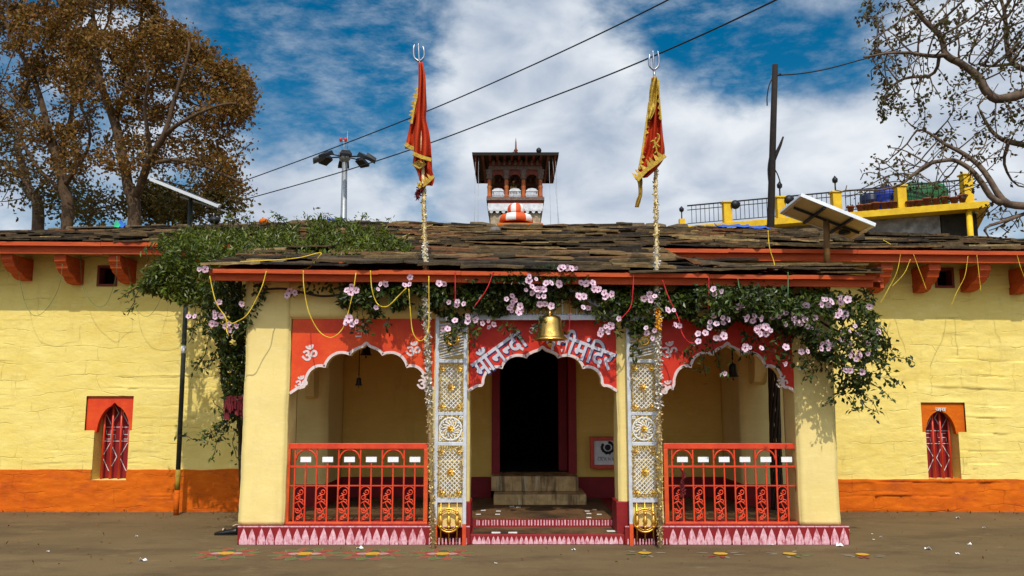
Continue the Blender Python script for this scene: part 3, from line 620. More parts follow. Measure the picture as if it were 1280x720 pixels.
mb = slab_field(-11.5, 11.5, YE - .06, YR + .02, 20, lambda x, y: surf(x, max(y, YE)) + (min(0, y - YE)) * .3, .18, .95, 3)
rd = random.Random(12)
mb.build('roof_slates', M['slate'], temple)
slab_field(PXL, PXR, YP - .08, YE + .1, 12, lambda x, y: surf_lo(x, max(y, YP)) + min(0, y - YP) * .2, .2, 1.05, 5).build('porch_slates', M['slate'], temple)
slab_field(-11.5, 11.5, YR + .25, YW + 6.1, 6, lambda x, y: zR(x) - (y - YR) * .33, .5, 1.0, 8).build('rear_slates', M['slate'], temple)
mb = MB(); x = -11.5
while x < 11.5:
    l = rd.uniform(.3, .8); y = YR + .08; z = zR(x + l / 2) + .045 + rd.uniform(-.012, .02); t = rd.uniform(-.03, .03)
    mb.prism([(x, z - .04 - t), (x + l * .3, z - .05), (x + l * 1.02, z - .045 + t), (x + l * .97, z + .02 + t), (x + l * .5, z + .045), (x + .02, z + .025 - t)], y - .14, y + .16); x += l
mb.build('ridge_stones', M['lichen'], temple)
# fascia boards, each a lip over a board
def fascia(x0, x1, y, zf, lip, brd, name='fascia'):
    mb = MB(); n = max(2, int((x1 - x0) / .9)); n2 = n
    for i in range(n):
        a, b = x0 + (x1 - x0) * i / n, x0 + (x1 - x0) * (i + 1) / n - (.004 if i % 3 == 2 else 0)
        j = rd.uniform(-.006, .006)
        for (u0, u1, yo, yi) in ((0, lip, -.075, .03), (lip + .002, lip + brd, 0, .045)):
            zA, zB = zf(a) + j, zf(b) + j
            mb.hexa([(a, y + yo, zA - u1), (b, y + yo, zB - u1), (b, y + yi, zB - u1), (a, y + yi, zA - u1), (a, y + yo, zA - u0), (b, y + yo, zB - u0), (b, y + yi, zB - u0), (a, y + yi, zA - u0)])
    return mb.build(name, M['fascia'], temple)
fascia(-11.5, PX(290, 310, YE), YE - .02, lambda x: zE(x) + .0, .055, .105)
fascia(XLOW, 11.5, YE - .02, lambda x: zE(x) + .0, .055, .105)
fascia(PXL + .1, PX(1091, 348, YP), YP, lambda x: zPf(x) + .0, .045, .075, 'porch_fascia')
for (x, sgn) in ((PXL + .06, -1), (PXR - .03, 1)):      # boards up the two sides of the porch roof
    mb = MB(); mb.hexa([(x - .02, YP + .05, surf(x, YP) - .12), (x + .02, YP + .05, surf(x, YP) - .12), (x + .02, YE, surf(x, YE - .01) - .14), (x - .02, YE, surf(x, YE - .01) - .14), (x - .02, YP + .05, surf(x, YP) - .015), (x + .02, YP + .05, surf(x, YP) - .015), (x + .02, YE, surf(x, YE - .01) - .015), (x - .02, YE, surf(x, YE - .01) - .015)]); mb.build('rake_board', M['fascia'], temple)
# carved eave brackets
def bracket(px, ptop, pbot):
    xc = PX(px, ptop, YE + .2); zt = zE(xc) - .162; zb = PZ(pbot, YW); H = zt - zb; w2 = .085
    pr = [(YW + .05, zt), (YE + .05, zt), (YE + .05, zt - H * .26), (YE + .085, zt - H * .32), (YE + .085, zt - H * .36), (YE + .10, zt - H * .37), (YE + .12, zt - H * .52), (YE + .17, zt - H * .58), (YE + .17, zt - H * .62), (YE + .22, zt - H * .70), (YE + .33, zt - H * .78), (YE + .38, zt - H * .92), (YE + .46, zt - H), (YW + .05, zt - H * 1.02)]
    mb = MB(); mb.prism([(y, z) for y, z in pr], xc - w2, xc + w2, axis='x'); return mb.build('bracket', M['fascia'], temple, bevel=.008)
for b in ((16, 320, 351), (82, 320, 356), (149, 320, 355), (212, 320, 355), (-50, 320, 353), (1103, 330, 366), (1162, 332, 366), (1224, 332, 365), (1287, 333, 368)): bracket(*b)

# --- porch
zB = PZ(398, YF); ztop = 3.04
pil = lambda a, b, y0, y1, z0=.0, z1=None: ((PX(a, 520, YF), y0, z0), (PX(b, 520, YF), y1, z1 or ztop))
def plaster_box(name, a, b, m, cell=.06, k=.011):
    """a plastered block: gridded faces with hand-trowelled waviness"""
    (x0, y0, z0), (x1, y1, z1) = a, b; bm = bmesh.new(); bmesh.ops.create_cube(bm, size=1)
    for v in bm.verts: v.co = Vector(((x0 + x1) / 2 + v.co.x * (x1 - x0), (y0 + y1) / 2 + v.co.y * (y1 - y0), (z0 + z1) / 2 + v.co.z * (z1 - z0)))
    bmesh.ops.bevel(bm, geom=bm.edges[:], offset=.018, segments=2, affect='EDGES')
    for ax, lo, hi in ((0, x0, x1), (1, y0, y1), (2, z0, z1)):
        n = int((hi - lo) / cell)
        for i in range(1, n):
            co = [0, 0, 0]; no = [0, 0, 0]; co[ax] = lo + (hi - lo) * i / n; no[ax] = 1
            bmesh.ops.bisect_plane(bm, geom=bm.verts[:] + bm.edges[:] + bm.faces[:], plane_co=co, plane_no=no)
    for v in bm.verts:
        p = v.co; v.co += Vector((noise.noise(p * 2.3), noise.noise(p * 2.3 + Vector((9, 0, 0))), 0)) * k + Vector((noise.noise(p * 9), noise.noise(p * 9 + Vector((0, 7, 0))), 0)) * k * .4
    mb = MB(); mb.v = [tuple(v.co) for v in bm.verts]; bm.verts.index_update(); mb.f = [[v.index for v in f.verts] for f in bm.faces]; mb.m = [0] * len(mb.f); mb.sm = [True] * len(mb.f); bm.free()
    return mb.build(name, m, temple)
plaster_box('pillar', (PX(303, 520, YF) + .0, YF, .19), (PX(359, 520, YF), YF + .46, ztop), M['cream'])
plaster_box('pillar', (PX(995, 520, YF), YF, .19), (PX(1045, 520, YF), YF + .46, ztop), M['cream'])
for a, b in ((540, 587), (772, 827)):
    plaster_box('pillar', (PX(a, 520, YF), YF + .02, .19), (PX(b, 520, YF), YF + .40, ztop), M['cream'])
    mb = MB(); mb.box((PX(a, 640, YF) - .012, YF + .008, .11), (PX(b, 640, YF) + .012, YF + .412, PZ(627, YF))); mb.build('pillar_base', M['maroon'], temple, bevel=.01)
plaster_box('beam', (PX(305, 380, YF), YF + .012, zB + .0), (PX(1040, 380, YF), YF + .44, ztop - .01), M['cream'], .09)
for a, b, m in ((-3.25, -2.5, 'cream'), (3.1, 3.95, 'cream')):
    plaster_box('pier', (a, 11.5, .19), (b, YW - .02, 3.3), M[m], .12); mb = MB(); mb.box((a - .012, 11.488, .19), (b + .012, YW - .02, .5)); mb.build('dado', M['maroon'], temple)
for px, y0, y1, wd in ((391, 440, 499, .13), (946, 430, 481, .17)):
    x = PX(px, 470, 11.4); z0, z1 = PZ(y1, 11.3), PZ(y0, 11.3); mb = MB(); mb.prism([(11.5, z1), (11.18, z1), (11.2, z0 + .16), (11.24, z0 + .04), (11.34, z0), (11.5, z0 + .02)], x - wd / 2, x + wd / 2, axis='x'); mb.build('corbel', M['cream'], temple, bevel=.015)
# plinths and the broad entrance steps
zF = .205
XPL0, XPL1, XPR0, XPR1 = PX(299, 668, YF), PX(588, 660, YF), PX(780, 660, YF), PX(1059, 668, YF)
for a, b, nm in ((XPL0, XPL1, 0), (XPR0, XPR1, 0)):
    mb = MB(); mb.box((a, YF - .07, 0), (b, YW - .03, zF)); mb.build('plinth', M['maroon'], temple, bevel=.012)
    mb = MB(); mb.box((a + .35, YF + .5, zF), (b, YW - .03, zF + .004)); mb.build('floor', M['stonefloor'], temple)
mb = MB(); mb.box((XPL1 + .001, YF + .52, 0), (XPR0 - .001, YW - .03, zF)); mb.build('plinth', M['maroon'], temple)
mb = MB(); mb.box((XPL1 + .004, YF + .535, zF), (XPR0 - .004, YW - .03, zF + .004)); mb.build('floor', M['stonefloor'], temple)
mb = MB(); mb.box((XPL1 + .001, YF - .05, 0), (XPR0 - .001, YF + .519, .112)); stp = mb.build('entrance_step', M['maroon'], temple, bevel=.008)
mb = MB(); mb.box((XPL1 + .02, YF - .02, .112), (XPR0 - .02, YF + .5, .116)); mb.build('tread', M['stonefloor'], stp)
# little marker tiles let into the porch floor
for px, py in ((604, 638), (598, 643), (600, 649), (623, 639), (622, 643), (628, 648), (626, 653), (640, 633), (648, 634), (734, 639), (736, 642), (736, 647), (743, 637), (749, 643), (735, 653)):
    p = G(px, py, zF + .004); mb = MB()
    if p.y < YF + .58: continue
    mb.box((p.x - .03, p.y - .028, zF + .004), (p.x + .03, p.y + .028, zF + .008)); mb.build('floor_tile', M['whitepaint'], temple)
for px, py in ((620, 666), (764, 664), (641, 666)):
    p = G(px, py, .116); mb = MB(); mb.box((p.x - .05, p.y - .04, .116), (p.x + .05, p.y + .04, .121)); mb.build('floor_tile', M['whitepaint'], temple)
def tassels(x0, x1, y, z0, z1, n, kind=0):
    mb = MB(); wd = (x1 - x0) / n
    for i in range(n):
        c = x0 + wd * (i + .5) + random.uniform(-.006, .006); h = (z1 - z0) * random.uniform(.93, 1); q = wd * random.uniform(.46, .5)
        if kind == 1: mb.prism([(c - wd * .22, z0), (c + wd * .22, z0), (c + wd * .2, z0 + h), (c - wd * .2, z0 + h)], y - .003, y)
        else: mb.prism([(c - q * .94, z0), (c + q * .94, z0), (c + q, z0 + h * .2), (c + q * .74, z0 + h * .5), (c + q * .34, z0 + h * .8), (c, z0 + h), (c - q * .34, z0 + h * .8), (c - q * .74, z0 + h * .5), (c - q, z0 + h * .2)], y - .003, y)
    return mb
add_layer(M['pinkwhite'], (.34, .03, .05), .5, .62, 22, .8, (1.6, 1, .5))
for a, b in ((XPL0, XPL1), (XPR0, XPR1)): mb = MB(); mb.box((a + .004, YF - .074, zF - .010), (b - .004, YF - .066, zF + .003)); mb.build('white_edging', M['pinkwhite'], temple)
tassels(XPL0 + .02, XPL1 - .5, YF - .0705, .004, zF - .014, 21).build('triangle_border', M['pinkwhite'], temple)
tassels(XPL1 - .48, XPL1 - .02, YF - .0705, .006, .08, 12, 1).build('triangle_border', M['pinkwhite'], temple)
tassels(XPR0 + .5, XPR1 - .02, YF - .0705, .004, zF - .014, 20).build('triangle_border', M['pinkwhite'], temple)
tassels(XPR0 + .02, XPR0 + .48, YF - .0705, .006, .07, 14, 1).build('triangle_border', M['pinkwhite'], temple)
tassels(XPL1 + .02, XPR0 - .02, YF - .0505, .006, .098, 32).build('triangle_border', M['pinkwhite'], temple)
tassels(XPL1 + .03, XPR0 - .03, YF + .5195, .130, .195, 46, 1).build('triangle_border', M['pinkwhite'], temple)

# --- cusped arch panels with painted signs
half = [[(0, 0), (-12, 13), (-35, 23), (-55, 35), (-66, 50)], [(-66, 50), (-85, 43), (-112, 42), (-140, 55), (-158, 78), (-167, 102)], [(-167, 102), (-185, 98), (-207, 102), (-228, 120), (-240, 148), (-243, 175)], [(-243, 175), (-252, 188), (-272, 191), (-290, 203), (-307, 215)]]
def cusp(cx, zpk, hw, hh, nlow=1.0):
    pts = []
    for sg in half:
        q = smooth_line(sg, 5); pts += q if not pts else q[1:]
    L_ = [(cx + x / 307 * hw, zpk - y / 215 * hh) for x, y in pts]
    return list(reversed(L_)) + [(2 * cx - x, z) for x, z in L_[1:]]
def off(line, d):
    out = []
    for i, p in enumerate(line):
        a, b = np.array(line[max(0, i - 1)]), np.array(line[min(len(line) - 1, i + 1)]); t = b - a; t = t / (np.linalg.norm(t) + 1e-9); out.append((p[0] - t[1] * d, p[1] + t[0] * d))
    return out
def arch_panel(pcx, ppk, phw, ptop, ptip, m, y=YF + .035):
    cx, zp, hw = PX(pcx, ppk, y), PZ(ppk, y), phw * sF; zt = PZ(ptop, y); hh = zp - PZ(ptip, y)
    ln = cusp(cx, zp, hw, hh); mb = MB(); mb.prism(ln + [(cx + hw, zt), (cx - hw, zt)], y, y + .13, 0, 1)
    o = mb.build('arch_panel', [m, M['cream']], temple)
    mb = MB(); mb.ribbon(off(ln, .030), off(ln, -.002), y - .004, y + .001); mb.build('white_edging', M['pinkwhite2'], o)
    return o, y
M['pinkwhite2'] = mat('off_white_edging', (.74, .62, .60), (.60, .44, .42), .7, 16)
panL, yA = arch_panel(458, 430, 93, 396, 493, M['orangepanel'])
panC, _ = arch_panel(678, 435, 92, 396, 490, M['redpanel'])
panR, _ = arch_panel(909, 430, 84, 396, 493, M['redpanel'])
def sign(txt, px, py, hpx, ang, m, parent, bold=.02, name='lettering', stretch=1.0, back=None):
    lo, hi = bounds(txt); c = P(px, py, yA); h = hpx * sF / (hi[1] - lo[1]); ca, sa = math.cos(R(ang)), math.sin(R(ang))
    def pl(a, b):
        u, v = (a - (lo[0] + hi[0]) / 2) * h * stretch, (b - (lo[1] + hi[1]) / 2) * h; return (c.x + u * ca - v * sa, c.z + u * sa + v * ca)
    if back: mb = MB(); add_text(mb, txt, lambda a, b: (pl(a, b)[0] + .006, pl(a, b)[1] - .006), yA - .003, bold + .035); mb.build('letter_outline', back, parent)
    mb = MB(); add_text(mb, txt, pl, yA - .0085 if back else yA - .004, bold); return mb.build(name, m, parent)
for px, py, h, a in ((386.5, 441, 18, 14), (376, 478, 15, 16), (516, 436, 17, 8), (530, 477, 17, 10)): sign('ॐ', px, py, h, a, M['pinkwhite2'], panL, .022, 'om_sign')
for px, py, h, a in ((836, 437, 19, 12), (833, 484, 16, 5), (977, 477, 14, 8)): sign('ॐ', px, py, h, a, M['pinkwhite2'], panR, .016, 'om_sign')
def swastika(px, py, q, parent, m):
    c = P(px, py, yA); mb = MB(); y = yA - .003; q *= sF; t = .018
    for A, B in (((-q, 0), (q, 0)), ((0, -q), (0, q)), ((0, q), (q, q)), ((q, 0), (q, -q)), ((0, -q), (-q, -q)), ((-q, 0), (-q, q))): mb.bar((c.x + A[0], y - (.001 if A[0] == B[0] else 0), c.z + A[1]), (c.x + B[0], y - (.001 if A[0] == B[0] else 0), c.z + B[1]), .004, t)
    for sx in (-1, 1):
        for sz in (-1, 1): mb.box((c.x + sx * q * .5 - .008, y - .002, c.z + sz * q * .5 - .008), (c.x + sx * q * .5 + .008, y + .002, c.z + sz * q * .5 + .008))
    mb.build('swastika_sign', m, parent)
swastika(452, 413, 7.5, panL, M['pinkwhite2']); swastika(900, 413, 6.5, panR, M['pinkwhite2'])
def word_line(parts, p0, p1, hpx, parent):
    """words laid along a rising or falling headline from pixel p0 to p1 on the panel; a trailing bar '-' trims the stem of a half letter"""
    A, B = P(*p0, yA), P(*p1, yA); dx, dz = B.x - A.x, B.z - A.z; ln = math.hypot(dx, dz); ca, sa = dx / ln, dz / ln
    ws = []; 
    for w_ in parts:
        lo, hi = bounds(w_.rstrip('-')); ws.append((hi[0] - lo[0]) * (.64 if w_.endswith('-') else 1))
    gap = .02; tot = sum(ws) + gap * (len(ws) - 1); sx = ln / tot; hl = bounds('न'); sz = hpx * sF / (hl[1][1] - 0); u0 = 0
    for depth, bold, m, nm in ((.003, .046, M['bluepaint'], 'letter_outline'), (.0085, .024, M['lilac'], 'lettering')):
        mb = MB(); u0 = 0; k = 0
        for w_, wd in zip(parts, ws):
            t = w_.rstrip('-'); lo, hi = bounds(t); cut = lo[0] + wd if w_.endswith('-') else 1e9
            dsh = .007 if nm == 'letter_outline' else 0
            def pl(a, b):
                a = min(a, cut); u = (a - lo[0]) * sx + u0; v = (b - hl[1][1]) * sz; return (A.x + u * ca - v * sa + dsh, A.z + u * sa + v * ca - dsh)
            add_text(mb, t, pl, yA - depth - .0004 * (k % 3), bold); u0 += (wd + gap) * sx; k += 1
        mb.build(nm, m, parent)
word_line(['माँ', 'न', 'न-', 'दा'], (589, 456), (648, 413), 21, panC)
word_line(['देवी', 'मं', 'िदर'], (687, 412), (769, 443), 21, panC)
sign('ॐ', 667, 411, 12, 12, M['pinkwhite2'], panC, .01, 'lettering')
swastika(758, 410, 5, panC, M['pinkwhite2'])
# ================================================================== RAILINGS
def spiral(c, r, turns, a0, n=16):
    return [(c[0] + r * (1 - .8 * i / n) * math.cos(a0 + turns * 2 * math.pi * i / n), c[1] + r * (1 - .8 * i / n) * math.sin(a0 + turns * 2 * math.pi * i / n)) for i in range(n + 1)]
def railing(px0, px1, label, hang):
    y = YF + .12; s = PX(641, 600, y) - PX(640, 600, y); x0, x1 = PX(px0, 606, y), PX(px1, 606, y); W = x1 - x0
    zz = lambda p: PZ(p, y); zt, zb = zz(554), zz(657)
    root = thing('porch_railing', label, 'railing', ((x0 + x1) / 2, y, zF), 'red iron railings of the porch')
    mb = MB(); mb.box((x0, y - .02, zz(561)), (x1, y + .02, zt)); mb.build('top_rail', M['redrail'], root, bevel=.004)
    mb = MB(); mb.box((x0, y - .022, zb), (x1, y + .022, zz(652))); mb.build('bottom_rail', M['orangerail'], root, bevel=.004)
    for a in (x0, x1 - .05):
        mb = MB(); mb.box((a, y - .021, zz(652)), (a + .05, y + .021, zz(561))); mb.build('end_post', M['orangerail'], root, bevel=.004)
    for p, t in ((583, .022), (607, .014)):
        mb = MB(); mb.box((x0 + .05, y - t * .6, zz(p) - t / 2), (x1 - .05, y + t * .6, zz(p) + t / 2)); mb.build('middle_rail', M['redrail'], root)
    bx = [x0 + W * (.062 + .0768 * i) for i in range(12)]
    for i, x in enumerate(bx):
        mb = MB(); top = zz(561) if i % 2 == 0 else zz(577); mb.bar((x, y, zz(652)), (x, y, top), .017, .017, up=(0, 1, 0)); mb.build('bar', M['redrail'], root)
        if i % 2 == 1:
            mb = MB(); mb.box((x - .062, y - .016, zz(577.5)), (x + .062, y - .008, zz(571))); mb.build('white_plate', M['plate'], root)
    for i in (0, 4, 8):
        a, b = bx[i] + .009, bx[i + 2] - .009; c = (a + b) / 2; r = (b - a) / 2; zc = zz(561) - .13
        mb = MB(); mb.tube([(c + r * math.cos(t), y, zc + .12 * math.sin(t)) for t in np.linspace(0, math.pi, 15)], .011, 6); mb.build('arch_bar', M['redrail'], root)
    for i in range(0, 12, 2):
        a, b = bx[i], bx[i + 1]; c = (a + b) / 2; w = (b - a); z0, z1 = zz(651), zz(608); h = z1 - z0; mb = MB()
        stem = smooth_line([(c - w * .3, z0), (c + w * .22, z0 + h * .25), (c - w * .12, z0 + h * .5), (c + w * .05, z0 + h * .62), (c - w * .1, z0 + h * .8)], 6)
        crv = [stem, spiral((c + w * .1, z0 + h * .84), w * .3, 1.2, R(200)), spiral((c - w * .16, z0 + h * .66), w * .26, 1.1, R(20)), spiral((c + w * .2, z0 + h * .56), w * .22, -1.1, R(190)), spiral((c - w * .15, z0 + h * .3), w * .28, -1.2, R(0)), spiral((c + w * .16, z0 + h * .16), w * .26, 1.2, R(180)), spiral((c - w * .12, z0 + h * .09), w * .24, -1, R(60)),
               smooth_line([(a + .01, z0 + h * .5), (c, z0 + h * .56), (b - .01, z0 + h * .46)], 4), smooth_line([(a + .01, z0 + h * .36), (c, z0 + h * .28), (b - .01, z0 + h * .38)], 4)]
        for q in crv: mb.tube([(u, y, v) for u, v in q], .0075, 5)
        mb.tube([(c + (w / 2 - .006) * math.cos(t), y, z1 - .05 + .05 * math.sin(t)) for t in np.linspace(0, math.pi, 9)], .007, 5)
        mb.build('scroll_ornament', M['redrail'], root)
    if hang: hang(bx, y, zz)
railL = railing(357, 535, 'red iron railing with white plates below the left arch, left of the doorway', None)
def red_thread(bx, y, zz):
    mb = MB(); x = bx[1]
    for k in range(26): z = zz(585) - k * .012; mb.tube([(x + random.uniform(-.035, .03), y - .03 + random.uniform(-.015, .01), z), (x + random.uniform(-.03, .03) - .02 * (k / 26), y - .035, z - .04)], .009, 5)
    tag(mb.build('red_thread', [M['redcloth']]), 'knotted red thread tied to a bar of the porch railing', 'thread')
railR = railing(830, 1000, 'red iron railing with a red thread tied to it, right of the doorway', red_thread)

# ================================================================== LATTICE COLUMNS (white metal screens with gilt flowers, bolted to the inner pillars)
def tinsel(mb, path, r, per_m, ln=.03, wd=.007, mi=0, sub=None):
    path = [Vector(p) for p in path]
    for a, b in zip(path[:-1], path[1:]):
        d = b - a; L_ = d.length; n = max(1, int(L_ * per_m))
        for i in range(n):
            p = a + d * random.random(); u = Vector((random.gauss(0, 1), random.gauss(0, 1), random.gauss(0, 1))).normalized(); q = p + u * random.uniform(.3, 1) * r; v = u.cross(Vector((random.gauss(0, 1), random.gauss(0, 1), random.gauss(0, 1)))).normalized()
            e = q + (u * .6 + v).normalized() * ln * random.uniform(.6, 1.2); s_ = u.cross(v).normalized() * wd
            mb.add([q - s_, q + s_, e + s_ * .6, e - s_ * .6], [(0, 1, 2, 3)], mi)
def flower8(mb, x, y, z, r, n=8):
    for k in range(n):
        t = 2 * math.pi * k / n; ca, sa = math.cos(t), math.sin(t); q = [(.2, 0), (.5, .24), (.85, .22), (1, 0), (.85, -.22), (.5, -.24)]
        pts = [(x + r * (u * ca - v * sa), y - r * (.12 if 0 < i < 5 and i != 3 else .22), z + r * (u * sa + v * ca)) for i, (u, v) in enumerate(q)]
        mb.add(pts + [(p[0], y, p[2]) for p in pts], [(0, 1, 2, 3, 4, 5)] + [(i, 6 + i, 6 + (i + 1) % 6, (i + 1) % 6) for i in range(6)])
    mb.lathe([(r * .02, -r * .42), (r * .2, -r * .36), (r * .27, -r * .2), (r * .27, 0)], (x, y, z), 10, axis='y')
def lattice_column():
    y = YF - .10; cx = PX(563.5, 530, y); s = PX(641, 530, y) - PX(640, 530, y); X = lambda d: cx + d * s; Z = lambda p: PZ(p, y)
    root = thing('lattice_column', 'white lattice screen with gilt flowers beside the left flag pole', 'lattice screen', (cx, y, 0), 'white lattice screens flanking the doorway')
    mb = MB(); B = lambda a, b, c, d, t=.02: mb.box((X(a), y - t, Z(d)), (X(b), y + t, Z(c)))
    B(-20, -15.5, 396, 655); B(15.5, 20, 396, 655)
    for a, b in ((396, 401), (449, 453.5), (515, 519), (552.5, 557), (622, 628)): B(-15.5, 15.5, a, b, .018)
    mb.box((X(-19), y + .02, Z(500)), (X(-16), y + .12, Z(496))); mb.box((X(16), y + .02, Z(500)), (X(19), y + .12, Z(496))); mb.box((X(-19), y + .02, Z(610)), (X(-16), y + .12, Z(606))); mb.box((X(16), y + .02, Z(610)), (X(19), y + .12, Z(606)))
    mb.build('frame', M['palegrey'], root, bevel=.003)
    for a in (-20, 15.5):
        mb = MB(); mb.box((X(a), y - .02, .0), (X(a + 4.5), y + .02, Z(655) - .001)); mb.build('foot', M['orangerail'], root)
    mb = MB()
    for k in range(13):
        za = 403 + k * 3.6; zb = za - 6 + 0 * k
        pa, pb = (-15.5, min(448, za + 3)), (15.5, max(402, zb + 1)); mb.bar((X(pa[0]), y, Z(pa[1])), (X(pb[0]), y, Z(pb[1])), .012, .016, up=(0, 1, 0))
    mb.build('slat_grille', M['palegrey'], root)
    mb = MB(); c = (X(1.5), Z(424)); r = 7.5 * s; mb.tube([(c[0] + r * math.cos(t), y - .03, c[1] + r * math.sin(t)) for t in np.linspace(0, 2 * math.pi, 25)], .013, 6)
    lo, hi = bounds('ॐ'); h = 11 * s / (hi[1] - lo[1]); add_text(mb, 'ॐ', lambda a, b: (c[0] + (a - (lo[0] + hi[0]) / 2) * h, c[1] + (b - (lo[1] + hi[1]) / 2) * h), y - .032, .025); mb.build('om_medallion', M['gold'], root)
    for t0, t1 in ((454, 514.5), (557.5, 621.5)):
        mb = MB(); x0, x1, z0, z1 = X(-13), X(13), Z(t1 - 4), Z(t0 + 4); sp = .052; k = x0 - (z1 - z0)
        def clipseg(c, sg):   # line x = c + sg * (z - z0) clipped to the panel
            zs = sorted([(x0 - c) / sg, (x1 - c) / sg]); a, b = max(0, zs[0]), min(z1 - z0, zs[1])
            return ((c + sg * a, z0 + a), (c + sg * b, z0 + b)) if b - a > .01 else None
        for i in range(60):
            for sg, yy in ((1, y - .004), (-1, y + .004)):
                c = (x0 - (z1 - z0) + i * sp) if sg > 0 else (x0 + i * sp)
                g_ = clipseg(c, sg)
                if g_: mb.bar((g_[0][0], yy, g_[0][1]), (g_[1][0], yy, g_[1][1]), .0075, .011, up=(0, 1, 0))
        mb.build('lattice_panel', M['whitepaint'], root)
        for fx, fz in ((-10.5, t0 + 7), (10.5, t0 + 7), (0, (t0 + t1) / 2), (-10.5, t1 - 6), (10.5, t1 - 6)):
            mb = MB(); flower8(mb, X(fx), y - .022, Z(fz), (5.2 if fx == 0 else 3.9) * s, 8 if fx == 0 else 6); mb.build('gilt_flower', M['gold'], root)
        mb = MB(); rr = [(-14, t0 + 3), (14, t0 + 3), (14, t1 - 2), (-14, t1 - 2), (-14, t0 + 3)]; tinsel(mb, [(X(a), y - .025, Z(b)) for a, b in rr], .012, 300, .020, .005); mb.build('tinsel_border', M['tinselbrown'], root)
    mb = MB(); c = (X(0), Z(536)); mb.tube([(c[0] + 14 * s * math.cos(t), y - .008, c[1] + 14 * s * math.sin(t)) for t in np.linspace(0, 2 * math.pi, 29)], .008, 5)
    for k in range(14):
        t = 2 * math.pi * k / 14; e = (c[0] + 11 * s * math.cos(t), c[1] + 11 * s * math.sin(t)); q = smooth_line([(c[0] + 4 * s * math.cos(t), c[1] + 4 * s * math.sin(t)), ((c[0] + e[0]) / 2 + 2 * s * math.sin(t), (c[1] + e[1]) / 2 - 2 * s * math.cos(t)), e], 3); mb.tube([(u, y - .008, v) for u, v in q], .008, 5)
        mb.tube([(e[0] + 2.5 * s * math.cos(t + u), y - .008, e[1] + 2.5 * s * math.sin(t + u)) for u in np.linspace(-1.9, 1.9, 8)], .006, 5)
    for sx in (-1, 1):
        for sz in (-1, 1): q = spiral((c[0] + sx * 12.5 * s, c[1] + sz * 13.5 * s), 2.6 * s, 1.2, 0); mb.tube([(u, y - .008, v) for u, v in q], .006, 5)
    mb.build('scroll_medallion', M['whitepaint'], root)
    mb = MB(); flower8(mb, c[0], y - .022, c[1], 4.6 * s); mb.build('gilt_flower', M['gold'], root)
    mb = MB(); c = (X(-1), Z(650)); r = 14 * s
    for rr, q in ((r, .012), (r * .82, .006)): mb.tube([(c[0] + rr * math.cos(t), y - .03, c[1] + rr * math.sin(t)) for t in np.linspace(0, 2 * math.pi, 29)], q, 6)
    for dx in (-10, 0, 10):
        mb.tube([(c[0] + dx * s, y - .02, Z(628)), (c[0] + dx * s, y - .02, .045)], .0085, 6)
        mb.lathe([(.004, 7.5 * s), (.010, 6 * s), (.020, 3 * s), (.025, 0), (.021, -3 * s), (.008, -5 * s)], (c[0] + dx * s, y - .04, c[1] - 1 * s), 10)
        for p in (641, 658): mb.lathe([(.003, .018), (.016, .01), (.02, 0), (.016, -.01), (.003, -.018)], (c[0] + dx * s, y - .045, Z(p)), 8)
    mb.build('gilt_emblem', M['gold'], root)
    mb = MB(); mb.box((X(-15), y + .03, .03), (X(15), y + .045, Z(630))); mb.build('back_plate', M['cream'], root)
    return root
lc = lattice_column(); shift = PX(804.5, 530, YF - .1) - PX(563.5, 530, YF - .1)
relabel(copy_tree(lc, None, (WL[lc.name].x + shift, YF - .1, 0)), 'white lattice screen with gilt flowers beside the right flag pole')

# white metal gable over the central sign
y = YF - .085; gb = thing('gate_gable', 'white metal gable with upright bars on top of the central red sign', 'gable', (PX(680, 400, y), y, PZ(399, y)))
mb = MB(); mb.box((PX(584, 398, y), y - .02, PZ(400, y)), (PX(784, 398, y), y + .02, PZ(394, y)))
for i in range(56): x = PX(586 + i * 3.55, 394, y); mb.lathe([(.016, -.006), (.016, .004), (.01, .014), (.003, .018)], (x, y, PZ(394, y) + .006), 6)
mb.build('cross_bar', M['palegrey'], gb)
mb = MB(); pk = (680, 346)
for a in ((592, 392), (768, 392)): mb.bar(tuple(P(*a, y)), tuple(P(*pk, y)), .045, .03, up=(0, 1, 0))
mb.build('gable_frame', M['palegrey'], gb)
for p in range(604, 764, 9):
    mb = MB(); h = 392 - 44 * (1 - abs(p - 680) / 90); mb.bar(tuple(P(p, 393.5, y + .012)), tuple(P(p, h, y + .012)), .010, .010, up=(0, 1, 0)); mb.build('bar', M['palegrey'], gb)

